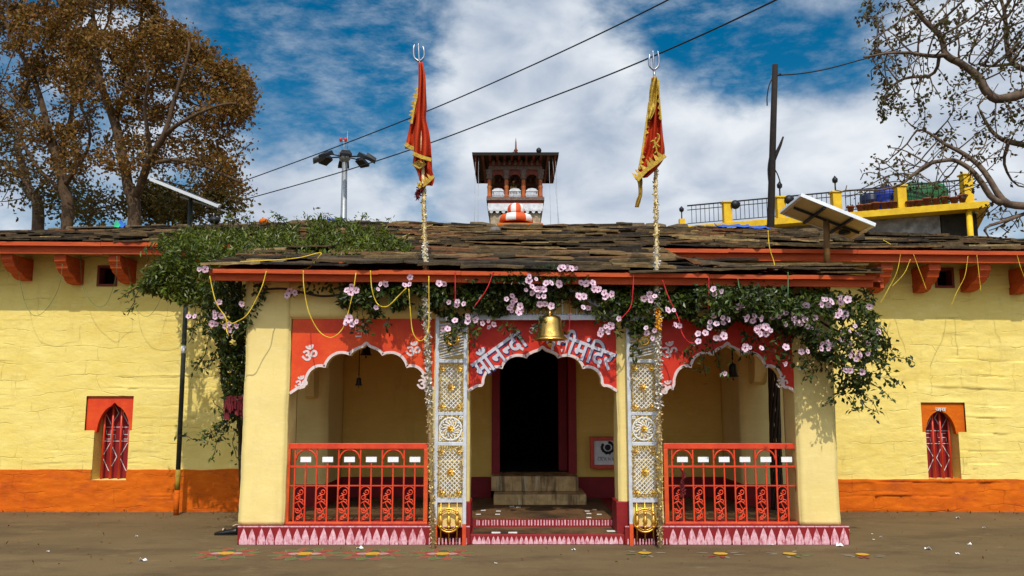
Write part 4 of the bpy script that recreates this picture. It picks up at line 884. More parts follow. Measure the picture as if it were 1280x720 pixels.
# ================================================================== BELLS
def bell(cx, y, ztop, zbot, r, label, m, group, hang=None, rope=None):
    root = thing('brass_bell' if m is M['brass'] else 'hanging_bell', label, 'bell', (cx, y, zbot), group); h = ztop - zbot
    mb = MB(); mb.lathe([(r * .05, h), (r * .36, h * .985), (r * .56, h * .93), (r * .64, h * .82), (r * .67, h * .6), (r * .71, h * .38), (r * .79, h * .22), (r * .80, h * .205), (r * .80, h * .18), (r * .90, h * .10), (r * 1.0, h * .03), (r, 0), (r * .93, 0), (r * .72, h * .2), (r * .5, h * .8), (r * .1, h * .9)], (cx, y, zbot), 32); mb.build('bell_body', m, root)
    mb = MB(); mb.lathe([(r * .10, h * .99), (r * .13, h * 1.06), (r * .06, h * 1.12), (r * .06, h * 1.22), (r * .14, h * 1.27), (r * .19, h * 1.36), (r * .14, h * 1.45), (r * .05, h * 1.5)], (cx, y, zbot), 14); mb.build('crown_knob', m, root)
    mb = MB(); mb.lathe([(r * .04, h * .5), (r * .04, -h * .05), (r * .13, -h * .1), (r * .16, -h * .17), (r * .10, -h * .24), (r * .06, -h * .30)], (cx, y, zbot), 12); mb.build('clapper', m, root)
    if hang: mb = MB(); mb.tube([(cx, y, zbot + h * 1.5), (cx, y + .0, hang)], rope or .006, 6); mb.build('hanger', M['bronze'], root)
    return root
yb = YF - .28
bell(PX(687.5, 410, yb), yb, PZ(394, yb), PZ(425, yb), 21.5 * sF, 'big polished brass bell hanging over the red doorway sign', M['brass'], None, PZ(350, yb), .012)
yb = YF + .75
bell(PX(448.5, 475, yb), yb, PZ(472, yb), PZ(482, yb), 5 * sF, 'small dark bell on a long rod in the left arch', M['bronze'], 'dark bells inside the porch', 2.9, .007)
yb = YF + .95
bell(PX(457.5, 440, yb), yb, PZ(430, yb), PZ(444, yb), 8 * sF, 'dark bell hanging right under the point of the left arch', M['bronze'], 'dark bells inside the porch', 2.95, .01)
yb = YF + .6
bell(PX(916, 460, yb), yb, PZ(454, yb), PZ(471, yb), 7.5 * sF, 'dark bell hanging inside the right arch', M['bronze'], 'dark bells inside the porch', 2.95, .01)

# ================================================================== NOTICE BOX on the back wall
y = YW - .03; nb = thing('notice_board', 'white notice with dark emblem in a red frame on the inner wall', 'notice board', (PX(765, 565, y), y, PZ(586, y)))
x0, x1, z0, z1 = PX(738, 565, y - .12), PX(782, 565, y - .12), PZ(586, y - .12), PZ(546, y - .12); t = .055
mb = MB(); mb.box((x0, y - .12, z0), (x0 + t, y, z1)); mb.box((x1 - t, y - .12, z0), (x1, y, z1)); mb.box((x0 + t, y - .12, z0), (x1 - t, y, z0 + t)); mb.box((x0 + t, y - .12, z1 - t), (x1 - t, y, z1)); mb.build('red_frame', M['redrail'], nb, bevel=.004)
mb = MB(); mb.box((x0 + t, y - .075, z0 + t), (x1 - t, y - .06, z1 - t)); pn = mb.build('white_panel', M['whitepaint'], nb)
cx, cz = (PX(759, 560, y), PZ(559, y)); mb = MB(); yy = y - .077
mb.lathe([(.008, -.012), (.035, -.012), (.045, -.006), (.045, .0)], (cx, yy + .006, cz + .0), 14, axis='y')
for k in range(13): t_ = R(-150 + k * 23.5 - 60); mb.lathe([(.004, -.01), (.022, -.008), (.024, .004)], (cx + .085 * math.cos(t_), yy + .004, cz + .075 * math.sin(t_)), 7, axis='y')
mb.tube([(cx - .03, yy - .002, cz - .1), (cx, yy - .002, cz - .06), (cx + .03, yy - .002, cz - .1)], .01, 5)
mb.build('emblem', M['black'], pn)
mb = MB(); zt_ = PZ(573, y)
for k, u in enumerate((-.14, -.115, -.085, -.06, -.03, 0, .035, .06, .09, .13)): mb.tube([(cx + u, yy - .001, zt_ + (.02 if k % 3 else .012)), (cx + u + (.012 if k % 2 else -.008), yy - .001, zt_ - .008), (cx + u + .012, yy - .001, zt_ - .024)], .0042, 4)
mb.box((cx - .145, yy - .001, zt_ + .02), (cx - .05, yy + .003, zt_ + .026)); mb.build('lettering', M['black'], pn)

# ================================================================== FLAG POLES, TRIDENTS AND FLAGS
def flagpole(b, t, tri, label, gold_from, silver):
    Y = YF - .30; B, T = P(*b, Y), P(*t, Y); B = B + (B - T) * (B.z / (T.z - B.z)); B.z = 0; d = (T - B); at = lambda py: B + d * ((PZ(py, Y) - B.z) / d.z)
    root = thing('flag_pole', label, 'flag pole', B, 'tall flag poles bound with tinsel in front of the porch')
    mb = MB(); mb.tube([B, B + d * .5, T], [.024, .022, .018], 10); mb.build('pole', M['tinselbrown'], root)
    k = PX(641, 70, Y) - PX(640, 70, Y)
    mb = MB(); c = T; u = d.normalized(); Z = lambda px, py: P(px, py, Y)
    mb.tube([c - u * .15, c + u * .02, Z(*tri['stem'])], .014, 8); pr = tri['prongs']
    for q in pr: mb.tube([tuple(v) for v in smooth_line([tuple(Z(*a)) for a in q], 5)], [.0135] * (5 * (len(q) - 1) - 3) + [.011, .009, .006, .003], 8)
    mb.build('trident', M['steel'], root)
    for nm, m, p0, p1, r, dens in (('gold_tinsel', 'tinselgold', gold_from, silver[0], .028, 700), ('silver_tinsel', 'tinselsilver', silver[0], silver[1], .036, 760), ('beaded_garland', 'tinselbrown', silver[1], 560, .036, 760), ('gold_tinsel', 'tinselgold', 560, 640, .032, 760), ('beaded_garland', 'tinselbrown', 640, 682, .032, 760)):
        a, b_ = at(p0), at(p1); n = 16; pts = [a + (b_ - a) * (i / n) + Vector((.006 * math.sin(i * 2.1), .006 * math.cos(i * 2.1), 0)) for i in range(n + 1)]; mb = MB(); tinsel(mb, pts, r, dens, .022, .008); mb.build(nm, M[m], root)
    if silver[1] < 420:
        mb = MB(); a, b_ = at(silver[1] + 8), at(510); tinsel(mb, [a + Vector((0, -.03, 0)), b_ + Vector((0, -.03, 0))], .04, 420, .03, .009); mb.build('silver_tinsel', M['tinselsilver'], root)
    return root
flagpole((540.5, 640), (525, 84), dict(stem=(524, 76), prongs=[[(524, 77), (518, 72), (517, 62), (518, 55)], [(524, 77), (529.5, 72), (530, 64), (528.5, 57)], [(524, 77), (523.5, 66), (523, 53)]]), 'flag pole left of the doorway with a three pronged trident top', 232, (302, 345))
flagpole((825, 640), (818, 96), dict(stem=(817.5, 88), prongs=[[(817.5, 88), (812, 82), (811.5, 74), (812.5, 67)], [(817.5, 88), (823, 82), (823.5, 72), (822, 63)], [(817.5, 88), (817, 76), (816, 62)]]), 'flag pole right of the doorway with a three pronged trident top', 212, (308, 355))
mb = MB(); Y = YF - .36; a, b_ = P(823, 385, Y), P(823, 412, Y); tinsel(mb, [a, b_], .035, 900, .02, .012); tag(mb.build('marigold_string', M['marigold']), 'orange marigold bundle bound round the right flag pole', 'garland')

def cloth(name, rows, Y, parent, m, folds=3, amp=.05, ph=0.0, nx=26, sub=5, back=.0):
    """hanging cloth: rows of (pixel y, left, right) down the drop, gathered in soft vertical folds"""
    rr = smooth_line(rows, sub); mb = MB(); n = len(rr)
    for i, (py, a, b) in enumerate(rr):
        for j in range(nx + 1):
            u = j / nx; f = amp * math.sin(u * folds * 2 * math.pi + ph + i * .10) * min(1, (b - a) / 14) + .02 * math.sin(u * 9 + i * .35)
            mb.v.append(tuple(P(a + (b - a) * u, py, Y + back + f)))
    for i in range(n - 1):
        for j in range(nx): q = i * (nx + 1) + j; mb.f.append([q, q + 1, q + nx + 2, q + nx + 1]); mb.m.append(0); mb.sm.append(True)
    o = mb.build(name, m, parent); so_ = o.modifiers.new('thickness', 'SOLIDIFY'); so_.thickness = .006; return o
def trim(name, line, wpx, Y, parent, teeth=0, side=-1):
    l3 = [P(a, b, Y) for a, b in smooth_line(line, 6)]; mb = MB(); k = sF
    for a, b in zip(l3[:-1], l3[1:]):
        d = (b - a).normalized(); nrm = Vector((-d.z, 0, d.x)) * side; w = wpx * k
        mb.hexa([a - nrm * w * .3 + Vector((0, -.012, 0)), b - nrm * w * .3 + Vector((0, -.012, 0)), b - nrm * w * .3 + Vector((0, .012, 0)), a - nrm * w * .3 + Vector((0, .012, 0)), a + nrm * w * .7 + Vector((0, -.012, 0)), b + nrm * w * .7 + Vector((0, -.012, 0)), b + nrm * w * .7 + Vector((0, .012, 0)), a + nrm * w * .7 + Vector((0, .012, 0))])
    tot = sum((b - a).length for a, b in zip(l3[:-1], l3[1:])); 
    for t in range(teeth):
        i = min(len(l3) - 2, int((t + .5) / teeth * (len(l3) - 1))); a, b = l3[i], l3[i + 1]; d = (b - a).normalized(); nrm = Vector((-d.z, 0, d.x)) * side; e = tot / teeth * .45; w = wpx * k
        p = a + nrm * w * .6; tip = p + nrm * w * 1.9 + d * e * .3 + Vector((0, random.uniform(-.02, .02), 0)); mb.add([p - d * e + Vector((0, -.004, 0)), p + d * e + Vector((0, -.004, 0)), tip, p - d * e + Vector((0, .004, 0)), p + d * e + Vector((0, .004, 0))], [(0, 1, 2), (3, 4, 2), (0, 3, 2), (1, 4, 2)])
    return mb.build(name, M['flagtrim'], parent)
Y = YF - .36
fl = thing('prayer_flag', 'saffron red flag with two gold hemmed folds wrapped round the left pole', 'flag', P(525, 235, Y), 'red prayer flags')
cloth('upper_cloth', [(78, 523, 528), (95, 523, 531), (115, 522.5, 532), (135, 521, 533), (150, 520, 533), (165, 518.5, 536.5), (180, 518, 538.5), (197, 518.5, 539.5)], Y, fl, M['flagcloth'], 2, .05)
cloth('back_fold', [(118, 522, 527), (135, 518, 527), (150, 514.5, 524), (165, 511, 521), (178, 508, 520), (186, 506.5, 518)], Y, fl, M['flagcloth'], 1.5, .04, 1.2, back=.09)
cloth('lower_cloth', [(192, 518, 539), (204, 516, 539.5), (214, 521, 540), (224, 524, 542.5), (232, 524, 540)], Y, fl, M['flagcloth'], 3, .035, 2.0, back=.07)
trim('gold_trim', [(516, 193), (526, 197), (539, 201)], 4.5, Y - .07, fl, 0, 1); trim('gold_trim', [(506, 181), (512, 185), (519, 188)], 5, Y + .02, fl, 0, 1); trim('gold_trim', [(516, 205), (524, 210), (532, 205)], 3.5, Y - .0, fl, 4, 1); trim('gold_trim', [(524, 236), (533, 230), (543, 221)], 4, Y - .01, fl, 5, 1)
trim('gold_trim', [(524, 112), (519, 132), (515, 155)], 2.5, Y + .03, fl, 8, -1)
mb = MB(); tinsel(mb, [P(527, 233, Y), P(523.5, 240, Y), P(521.5, 246, Y)], .02, 900, .04, .01); mb.build('tassel', M['redcloth'], fl)
fl = thing('prayer_flag', 'saffron red flag with gold zigzag edging and gold print on the right pole', 'flag', P(815, 228, Y), 'red prayer flags')
cloth('upper_cloth', [(97, 815, 821), (110, 813.5, 823), (125, 812, 825), (140, 810, 826), (155, 808.5, 827.5), (172, 806, 829), (188, 803, 831), (200, 800, 829), (212, 798.5, 820), (222, 797, 809)], Y, fl, M['flagcloth'], 2.5, .045, .5)
cloth('gold_fold', [(96, 816, 822), (108, 812.5, 822), (122, 811.5, 821), (138, 810, 819), (150, 809, 813)], Y - .07, fl, M['flagtrim'], 1.5, .03)
trim('gold_trim', [(797, 226), (808, 214), (820, 205), (832, 195)], 5, Y - .07, fl, 7, 1); trim('gold_trim', [(811, 128), (808, 150), (805, 172), (802, 192), (798, 212)], 2, Y - .05, fl, 13, 1)
trim('gold_trim', [(823, 100), (825, 130), (827, 150)], 1.5, Y - .05, fl, 6, -1)
mb = MB()
for q in ([(816, 186), (819, 181), (823, 176), (824, 170), (821, 167)], [(813, 178), (817, 176), (821, 181), (825, 184)], [(820, 172), (818, 178), (821, 188), (818, 192)]): mb.tube([tuple(v) for v in smooth_line([tuple(P(a, b, Y - .07)) for a, b in q], 4)], .011, 5)
mb.build('gold_print', M['flagtrim'], fl)
cloth('tail', [(220, 796, 802), (230, 797.5, 803), (242, 798, 803), (250, 796, 801), (259, 794, 798)], Y, fl, M['flagtrim'], 1, .02)

# ================================================================== SOLAR LAMPS
Yp = 12.15; B = G(220, 644); Yp = B.y
sl = thing('solar_street_light', 'tall pole with orange painted foot and a white solar panel seen edge on', 'solar light', (B.x, Yp, 0))
T = P(238.5, 248, Yp); d = T - B; zc = PZ(587, Yp); f = zc / d.z
mb = MB(); mb.tube([B + d * f, T], .033, 12); mb.build('pole', M['polegreen'], sl)
mb = MB(); mb.tube([B, B + d * f * .55], .036, 12); mb.build('orange_foot', M['orange'], sl); mb = MB(); mb.tube([B + d * f * .55, B + d * f], .0355, 12); mb.build('yellow_band', mat('dull_yellow_paint', (.40, .26, .03), (.3, .18, .02), .7, 8), sl)
a = (PZ(437, Yp)) / d.z; mb = MB(); mb.tube([B + d * (a - .012), B + d * (a + .012)], .038, 12); mb.build('white_tape', M['plate'], sl)
def slab_panel(c00, c10, c11, c01, th, root, m_under, m_top, fr=.03):
    """flat panel from four corners (viewer's near edge first), thickness th upwards"""
    c = [Vector(q) for q in (c00, c10, c11, c01)]; n = (c[1] - c[0]).cross(c[3] - c[0]).normalized(); n = n if n.z > 0 else -n
    mb = MB(); mb.hexa([c[0], c[1], c[2], c[3]] + [q + n * th for q in c]); mb.build('panel', m_under, root)
    mb = MB(); e = .0
    for i in range(4):
        a, b = c[i], c[(i + 1) % 4]; ctr = sum(c, Vector()) / 4; ia, ib = a + (ctr - a).normalized() * fr, b + (ctr - b).normalized() * fr; oa, ob = a + (a - ctr).normalized() * .006, b + (b - ctr).normalized() * .006
        mb.hexa([oa - n * .006, ob - n * .006, ib - n * .006, ia - n * .006, oa + n * (th + .004), ob + n * (th + .004), ib + n * (th + .004), ia + n * (th + .004)])
    mb.build('rim', M['alu'], root)
    mb = MB(); ctr = sum(c, Vector()) / 4; q = [x + (ctr - x) * .05 + n * (th + .001) for x in c]; mb.hexa(q + [x + n * .003 for x in q]); mb.build('solar_cells', m_top, root)
    return n
slab_panel(P(187, 225, Yp - .35), P(272, 259, Yp - .35), P(275, 258.5, Yp + .25), P(192, 226, Yp + .25), .035, sl, M['panelback'], M['panelface'])
mb = MB(); mb.bar(P(225, 246, Yp), P(292, 267, Yp), .02, .02); mb.build('bracket_arm', M['galv'], sl)

Yq = 11.55; sp = thing('solar_array', 'tilted solar panel seen from below on a rusty post over the porch roof', 'solar panel', P(1034, 337, Yq))
mb = MB(); mb.tube([P(1034, 337, Yq), P(1033, 275, Yq)], .043, 12); mb.build('post', M['browntube'], sp)
c00, c10, c11, c01 = P(1001, 245, 11.15), P(1093.5, 282.5, 11.15), P(1064, 299.5, 11.9), P(975, 266.5, 11.9)
slab_panel(c00, c10, c11, c01, .04, sp, M['panelback'], M['panelface'], .05)
L2 = lambda u, v: (c00 * (1 - u) + c10 * u) * (1 - v) + (c01 * (1 - u) + c11 * u) * v - Vector((0, 0, .022))
for u in (.33, .70): mb = MB(); mb.bar(L2(u, .02), L2(u, .98), .035, .03); mb.build('cross_bar', M['black'], sp)
mb = MB(); mb.bar(L2(.05, .5), L2(.95, .5), .03, .03); mb.build('cross_bar', M['black'], sp)
mb = MB(); p = L2(.82, .72); mb.lathe([(.03, -.03), (.08, -.02), (.085, .02), (.02, .03)], p, 14); mb.build('junction_box', M['black'], sp)

# ================================================================== RANGOLI, LITTER, SHOES
def rangoli(px, py, rx, full, label, seed):
    rd = random.Random(seed); c = G(px, py); root = thing('rangoli', label, 'rangoli', (c.x, c.y, 0.0), 'painted flower rangolis on the ground'); r = rx
    def petal(t, d0, d1, w, m, z, rim=0):
        mb = MB()
        for g_, zz, mi in (((rim, z - .0012, 1), (0, z, 0)) if rim else ((0, z, 0),)):
            pts = []
            for i in range(14):
                a = 2 * math.pi * i / 14; u = (d0 + d1) / 2 + ((d1 - d0) / 2 + g_) * math.cos(a); v = (w + g_) * math.sin(a) * (1 - .35 * math.cos(a)) + rd.uniform(-.008, .008); pts.append((c.x + r * (u * math.cos(t) - v * math.sin(t)), c.y + r * (u * math.sin(t) + v * math.cos(t))))
            mb.prism(pts, zz - .001, zz, mi, axis='z')
        mb.build('petal', [M[m], M['ch_rim']], root)
    if full:
        for k in range(12): petal(2 * math.pi * (k + .5) / 12, .44, 1.0, .165, 'ch_org' if k % 2 else 'ch_grn', .0045 + .0003 * (k % 3), .025)
        for k in range(6): petal(2 * math.pi * k / 6 + R(30), .20, .68, .175, 'ch_red', .0075 + .0002 * (k % 2), .02)
        for k in (0, 1): petal(math.pi * k + R(90), .25, .64, .14, 'ch_dgr', .0085)
        for k in (0, 1): petal(math.pi * k, .18, .48, .16, 'ch_wht', .0085)
    else:
        for k in range(rd.choice((3, 4, 5))): petal(rd.uniform(0, 6.28), .4, .8, .07, 'ch_rim', .0042 + .0004 * k)
        for k in range(2): petal(rd.uniform(3.3, 6.0), .35, .75, .08, 'ch_red' if seed % 2 else 'ch_grn', .0066 + .0004 * k)
    mb = MB(); mb.prism([(c.x + r * .235 * math.cos(a) * rd.uniform(.9, 1.06), c.y + r * .235 * math.sin(a) * rd.uniform(.9, 1.06)) for a in np.linspace(0, 2 * math.pi, 22)[:-1]], .009, .0105, axis='z'); mb.build('yellow_centre', M['ch_yel'], root)
for i, (px, py, r, full, lb) in enumerate([(283, 692.5, .36, 1, 'bright rangoli flower on the ground next to the black shoes'), (381, 693, .37, 1, 'bright rangoli flower below the left half of the left railing'), (466, 693, .36, 1, 'bright rangoli flower below the right half of the left railing'), (553, 693, .34, 1, 'bright rangoli flower in front of the left lattice screen'),
                                           (806, 692, .30, 0, 'worn rangoli with yellow centre in front of the right lattice screen'), (901, 693, .32, 0, 'worn rangoli with yellow centre below the middle of the right railing'), (987, 693, .31, 0, 'worn rangoli with yellow centre below the right end of the right railing'), (1078, 694, .30, 0, 'worn rangoli with yellow centre beyond the right corner of the plinth')]): rangoli(px, py, r, full, lb, 20 + i)
def scrap(px, py, s, k):
    rd = random.Random(k); c = G(px, py); mb = MB(); n = 7; v = [(c.x + s * rd.uniform(.4, 1.1) * math.cos(2 * math.pi * i / n), c.y + s * rd.uniform(.4, 1.0) * math.sin(2 * math.pi * i / n), .004 + s * rd.uniform(.0, .75) * (i % 2)) for i in range(n)]; v.append((c.x, c.y, .005)); v2 = [(a, b, z + .003) for a, b, z in v]
    mb.add(v + v2, [(i, (i + 1) % n, n) for i in range(n)] + [(n + 1 + i, n + 1 + (i + 1) % n, 2 * n + 1) for i in range(n)] + [(i, (i + 1) % n, n + 1 + (i + 1) % n, n + 1 + i) for i in range(n)])
    tag(mb.build('paper_scrap', M['paper']), 'small white scrap of paper lying on the courtyard ground', 'litter', 'white paper scraps on the ground')
for k, (px, py, s) in enumerate([(178, 701, .05), (171, 671, .025), (449, 686, .045), (1160, 687, .05), (1197, 648, .045), (1212, 681, .03), (1197, 693, .025), (1101, 672, .025), (1092, 675, .02), (963, 681, .05), (1050, 683, .05), (717, 688, .03), (1060, 663, .03), (1090, 668, .02), (620, 705, .02), (1230, 660, .02), (60, 690, .02)]): scrap(px, py, s, k)
def shoe(px, py, ang, label, scale=1.0, lift=0):
    c = G(px, py); root = thing('shoe', label, 'shoe', (c.x, c.y, 0), 'black shoes by the left pillar')
    ca, sa = math.cos(R(ang)), math.sin(R(ang)); W_ = lambda u, v, z: (c.x + (u * ca - v * sa) * scale, c.y + (u * sa + v * ca) * scale, z * scale + lift)
    prof = [(-.14, .035, .075), (-.12, .043, .085), (-.07, .042, .075), (0, .044, .062), (.06, .050, .050), (.11, .046, .040), (.14, .025, .030)]; mb = MB(); vs = []; n = 10
    for u, w, h in prof:
        for j in range(n): t = math.pi * j / (n - 1); vs.append(W_(u, w * math.cos(t), .012 + (h - .012) * math.sin(t) ** .6))
    fs = [(i * n + j, i * n + j + 1, (i + 1) * n + j + 1, (i + 1) * n + j) for i in range(len(prof) - 1) for j in range(n - 1)] + [tuple(range(n)), tuple(range((len(prof) - 1) * n, len(prof) * n))]
    fs += [(i * n, (i + 1) * n, (i + 1) * n + n - 1, i * n + n - 1) for i in range(len(prof) - 1)]
    mb.add(vs, fs, 0, True); mb.build('upper', M['shoe'], root)
    mb = MB(); ol = [(-.15, .03), (-.1, .05), (0, .048), (.07, .055), (.13, .045), (.152, 0), (.13, -.045), (.07, -.055), (0, -.048), (-.1, -.05), (-.15, -.03)]; v = [W_(a, b, 0) for a, b in ol] + [W_(a, b, .014) for a, b in ol]; k = len(ol); mb.add(v, [tuple(range(k)), tuple(range(k, 2 * k))] + [(i, (i + 1) % k, k + (i + 1) % k, k + i) for i in range(k)]); mb.build('sole', M['bronze'], root)
    mb = MB(); mb.tube([W_(.03, .045, .06), W_(.04, .0, .075), W_(.03, -.045, .06)], .009, 6); mb.build('strap', M['shoetrim'], root)
shoe(283, 668.5, 178, 'black shoe lying flat with its pale toe pointing away from the pillar')
shoe(296, 666, 120, 'black shoe leaning up against the left pillar plinth', 1.0, .02)

# ================================================================== STRINGS HANGING FROM THE EAVES
def string(pts, Y, m, label, cat='string', r=.0075, name='hanging_string', group='coloured strings hanging from the eaves', n=7, ys=None):
    r = r * .8
    q = smooth_line(pts, n); mb = MB(); Ys = ys or (lambda i: Y); mb.tube([P(a, b, Ys(i / max(1, len(q) - 1)) + .012 * math.sin(i * .7)) for i, (a, b) in enumerate(q)], r, 5); return tag(mb.build(name, M[m]), label, cat, group)
Ys = YP - .09
string([(333, 339), (326, 362), (310, 392), (296, 402), (289, 404), (282, 398)], Ys, 'yellowrope', 'yellow string from the left end of the porch eave down to the pink flowers')
string([(262, 345), (270, 378), (282, 397), (283, 412), (286, 420)], Ys - .05, 'yellowrope', 'yellow string dangling from the left corner of the porch roof')
string([(379, 338), (380, 360), (386, 390), (398, 413), (412, 422), (424, 416), (432, 402), (441, 366), (445, 341)], Ys, 'yellowrope', 'yellow string looped deep over the left arch panel')
string([(463, 338), (465, 362), (472, 380), (484, 383), (497, 371), (508, 360)], Ys, 'yellowrope', 'short yellow string loop among the leaves left of the left flag pole')
string([(511, 361), (513, 390), (516, 415), (524, 426), (532, 421), (536, 408), (536, 345)], Ys, 'yellowrope', 'yellow string loop hanging against the left flag pole')
string([(300, 327), (345, 325), (375, 322), (400, 316), (398, 322), (385, 335), (362, 338)], 9.62, 'yellowrope', 'slack yellow string lying on the slates above the left arch')
string([(569, 339), (569, 362), (569, 380)], Ys, 'redrope', 'red string hanging straight from the eave above the left lattice screen')
string([(617, 339), (608, 362), (593, 383)], Ys, 'redrope', 'slanting red string left of the large pink flower cluster')
string([(712, 372), (712, 400), (711, 416)], YF - .2, 'redrope', 'red string hanging just right of the big brass bell')
string([(792, 343), (791, 364), (788, 384), (776, 399)], Ys, 'redrope', 'red string curving toward the right lattice screen')
string([(828, 350), (836, 372), (848, 398), (852, 415), (860, 427), (870, 429)], Ys, 'redrope', 'red string looped between the right flag pole and the right arch')
string([(886, 347), (886, 370), (885, 395)], Ys, 'redrope', 'red string hanging straight over the right arch panel')
string([(922, 348), (925, 362), (933, 378), (940, 392)], Ys, 'greenrope', 'thin green string slanting over the leaves of the right arch')
string([(985, 340), (985, 365), (984, 383)], Ys, 'greenrope', 'green string hanging straight into the leaves at the right pillar')
string([(973, 334), (985, 341), (1000, 344), (990, 341), (976, 333)], 9.6, 'greenrope', 'green string knotted on the slates over the right arch')
string([(951, 420), (958, 434), (968, 440), (976, 432), (980, 415)], YF - .2, 'greenrope', 'faded green string loop low under the flowers of the right arch')
for i, (q, lb) in enumerate([([(32, 303), (22, 320), (24, 345), (32, 380), (44, 395), (60, 384), (74, 358), (78, 330)], 'faded green string looped under the first eave bracket at the left'), ([(90, 300), (101, 302), (101, 330), (104, 360), (120, 382), (134, 378), (145, 345), (146, 320)], 'faded green string looped under the small left vent'), ([(160, 302), (157, 315), (162, 345), (170, 385), (186, 395), (202, 372), (210, 350)], 'faded green string looped beside the left solar pole')]):
    string(q, YE - .08, 'greenrope', lb, r=.0035, ys=lambda t: YE - .07 + .42 * math.sin(math.pi * min(1, t * 1.1)) * .9)
for i, (q, lb) in enumerate([([(1126, 316), (1121, 340), (1110, 362), (1100, 380)], 'yellow string slanting down from the right eave beside the porch roof'), ([(1138, 324), (1130, 342), (1115, 358)], 'short yellow string beside the first right bracket'), ([(1142, 318), (1150, 340), (1158, 362)], 'yellow string hanging over the bracket left of the right vent'), ([(1210, 320), (1206, 345), (1196, 365), (1189, 382)], 'yellow string hanging slack right of the right vent'), ([(1221, 318), (1224, 345), (1226, 364)], 'yellow string hanging over the bracket right of the right vent'), ([(1271, 318), (1276, 335), (1282, 350)], 'yellow string at the right edge of the right eave')]): string(q, YE - .09, 'yellowrope', lb, r=.0055)
string([(960, 288), (962, 310), (968, 330), (966, 340)], 10.6, 'yellowrope', 'yellow string trailing over the slates below the black utility pole'); string([(1104, 300), (1118, 308), (1130, 312), (1126, 317)], 12.2, 'yellowrope', 'yellow string knotted on the slates right of the solar panel')
string([(524, 288), (532, 284), (541, 281)], 12.9, 'paleropes', 'short pale cord lying on the slates by the left pole'); string([(488, 300), (503, 296), (512, 292)], 12.5, 'paleropes', 'pale cord end lying on the slates beside the creeper')
# ================================================================== BELL TOWER beyond the roof
M['towerpier'] = mat('stained_cream_plaster', (.52, .42, .28), (.20, .13, .08), .9, 5, .3, 20)
Y0, Y1 = 25.0, 27.6; X = lambda p: PX(p, 230, Y0); Z = lambda p: PZ(p, Y0); k = X(641) - X(640); cx = X(644.3)
tw = thing('bell_tower', 'open timber bell tower with dark flat roof and white balustrades behind the slate roof', 'bell tower', (cx, (Y0 + Y1) / 2, 0))
ya, yb = Y0 + .35, Y1 - .25; hw = 34 * k
mb = MB(); zt = Z(194.5); ov = 54 * k; hgt = zt + .22; c = (cx, (Y0 + Y1) / 2)
p = [(c[0] - ov, Y0 - .35, zt), (c[0] + ov, Y0 - .35, zt), (c[0] + ov, Y1 + .42, zt), (c[0] - ov, Y1 + .42, zt)]; up = [(c[0] - .35, c[1] - .35, hgt), (c[0] + .35, c[1] - .35, hgt), (c[0] + .35, c[1] + .35, hgt), (c[0] - .35, c[1] + .35, hgt)]
mb.add(p + up, [(3, 2, 1, 0), (4, 5, 6, 7), (0, 1, 5, 4), (1, 2, 6, 5), (2, 3, 7, 6), (3, 0, 4, 7)]); mb.build('roof', M['slate'], tw)
for i in range(12):
    x = c[0] - ov + .1 + i * (2 * ov - .2) / 11; mb = MB(); mb.box((x - .035, Y0 - .30, zt - .10), (x + .035, Y1 + .38, zt - .005)); mb.build('rafter', M['towerred'], tw)
for a, b in (((c[0] - ov + .01, Y0 - .34), (c[0] + ov - .01, Y0 - .31)), ((c[0] - ov + .01, Y1 + .39), (c[0] + ov - .01, Y1 + .41)), ((c[0] - ov + .01, Y0 - .309), (c[0] - ov + .04, Y1 + .389)), ((c[0] + ov - .04, Y0 - .309), (c[0] + ov - .01, Y1 + .389))):
    mb = MB(); mb.box((a[0], a[1], zt - .09), (b[0], b[1], zt - .006)); mb.build('eave_board', M['polewood'], tw)
mb = MB(); mb.lathe([(.13, 0), (.10, .05), (.05, .09), (.11, .15), (.05, .22), (.03, .30), (.07, .35), (.03, .42), (.02, .62), (.004, .78)], (c[0] + .02, c[1], hgt - .02), 12); mb.build('finial', M['towerred'], tw)
for sx in (-1, 1): mb = MB(); mb.tube([(c[0], c[1], hgt + .32), (c[0] + sx * .55, c[1] - .3, hgt - .10)], .012, 5); mb.build('stay', M['towerred'], tw)
mb = MB(); q = P(673.5, 188.5, Y0); mb.lathe([(.01, -.10), (.06, -.06), (.085, 0), (.07, .06), (.02, .10)], q, 10); mb.tube([q - Vector((0, 0, .3)), q - Vector((0, 0, .08))], .02, 5); mb.build('round_knob', M['black'], tw)
zA, zB_, zCap, zLin = Z(244), Z(236), Z(221), Z(209)
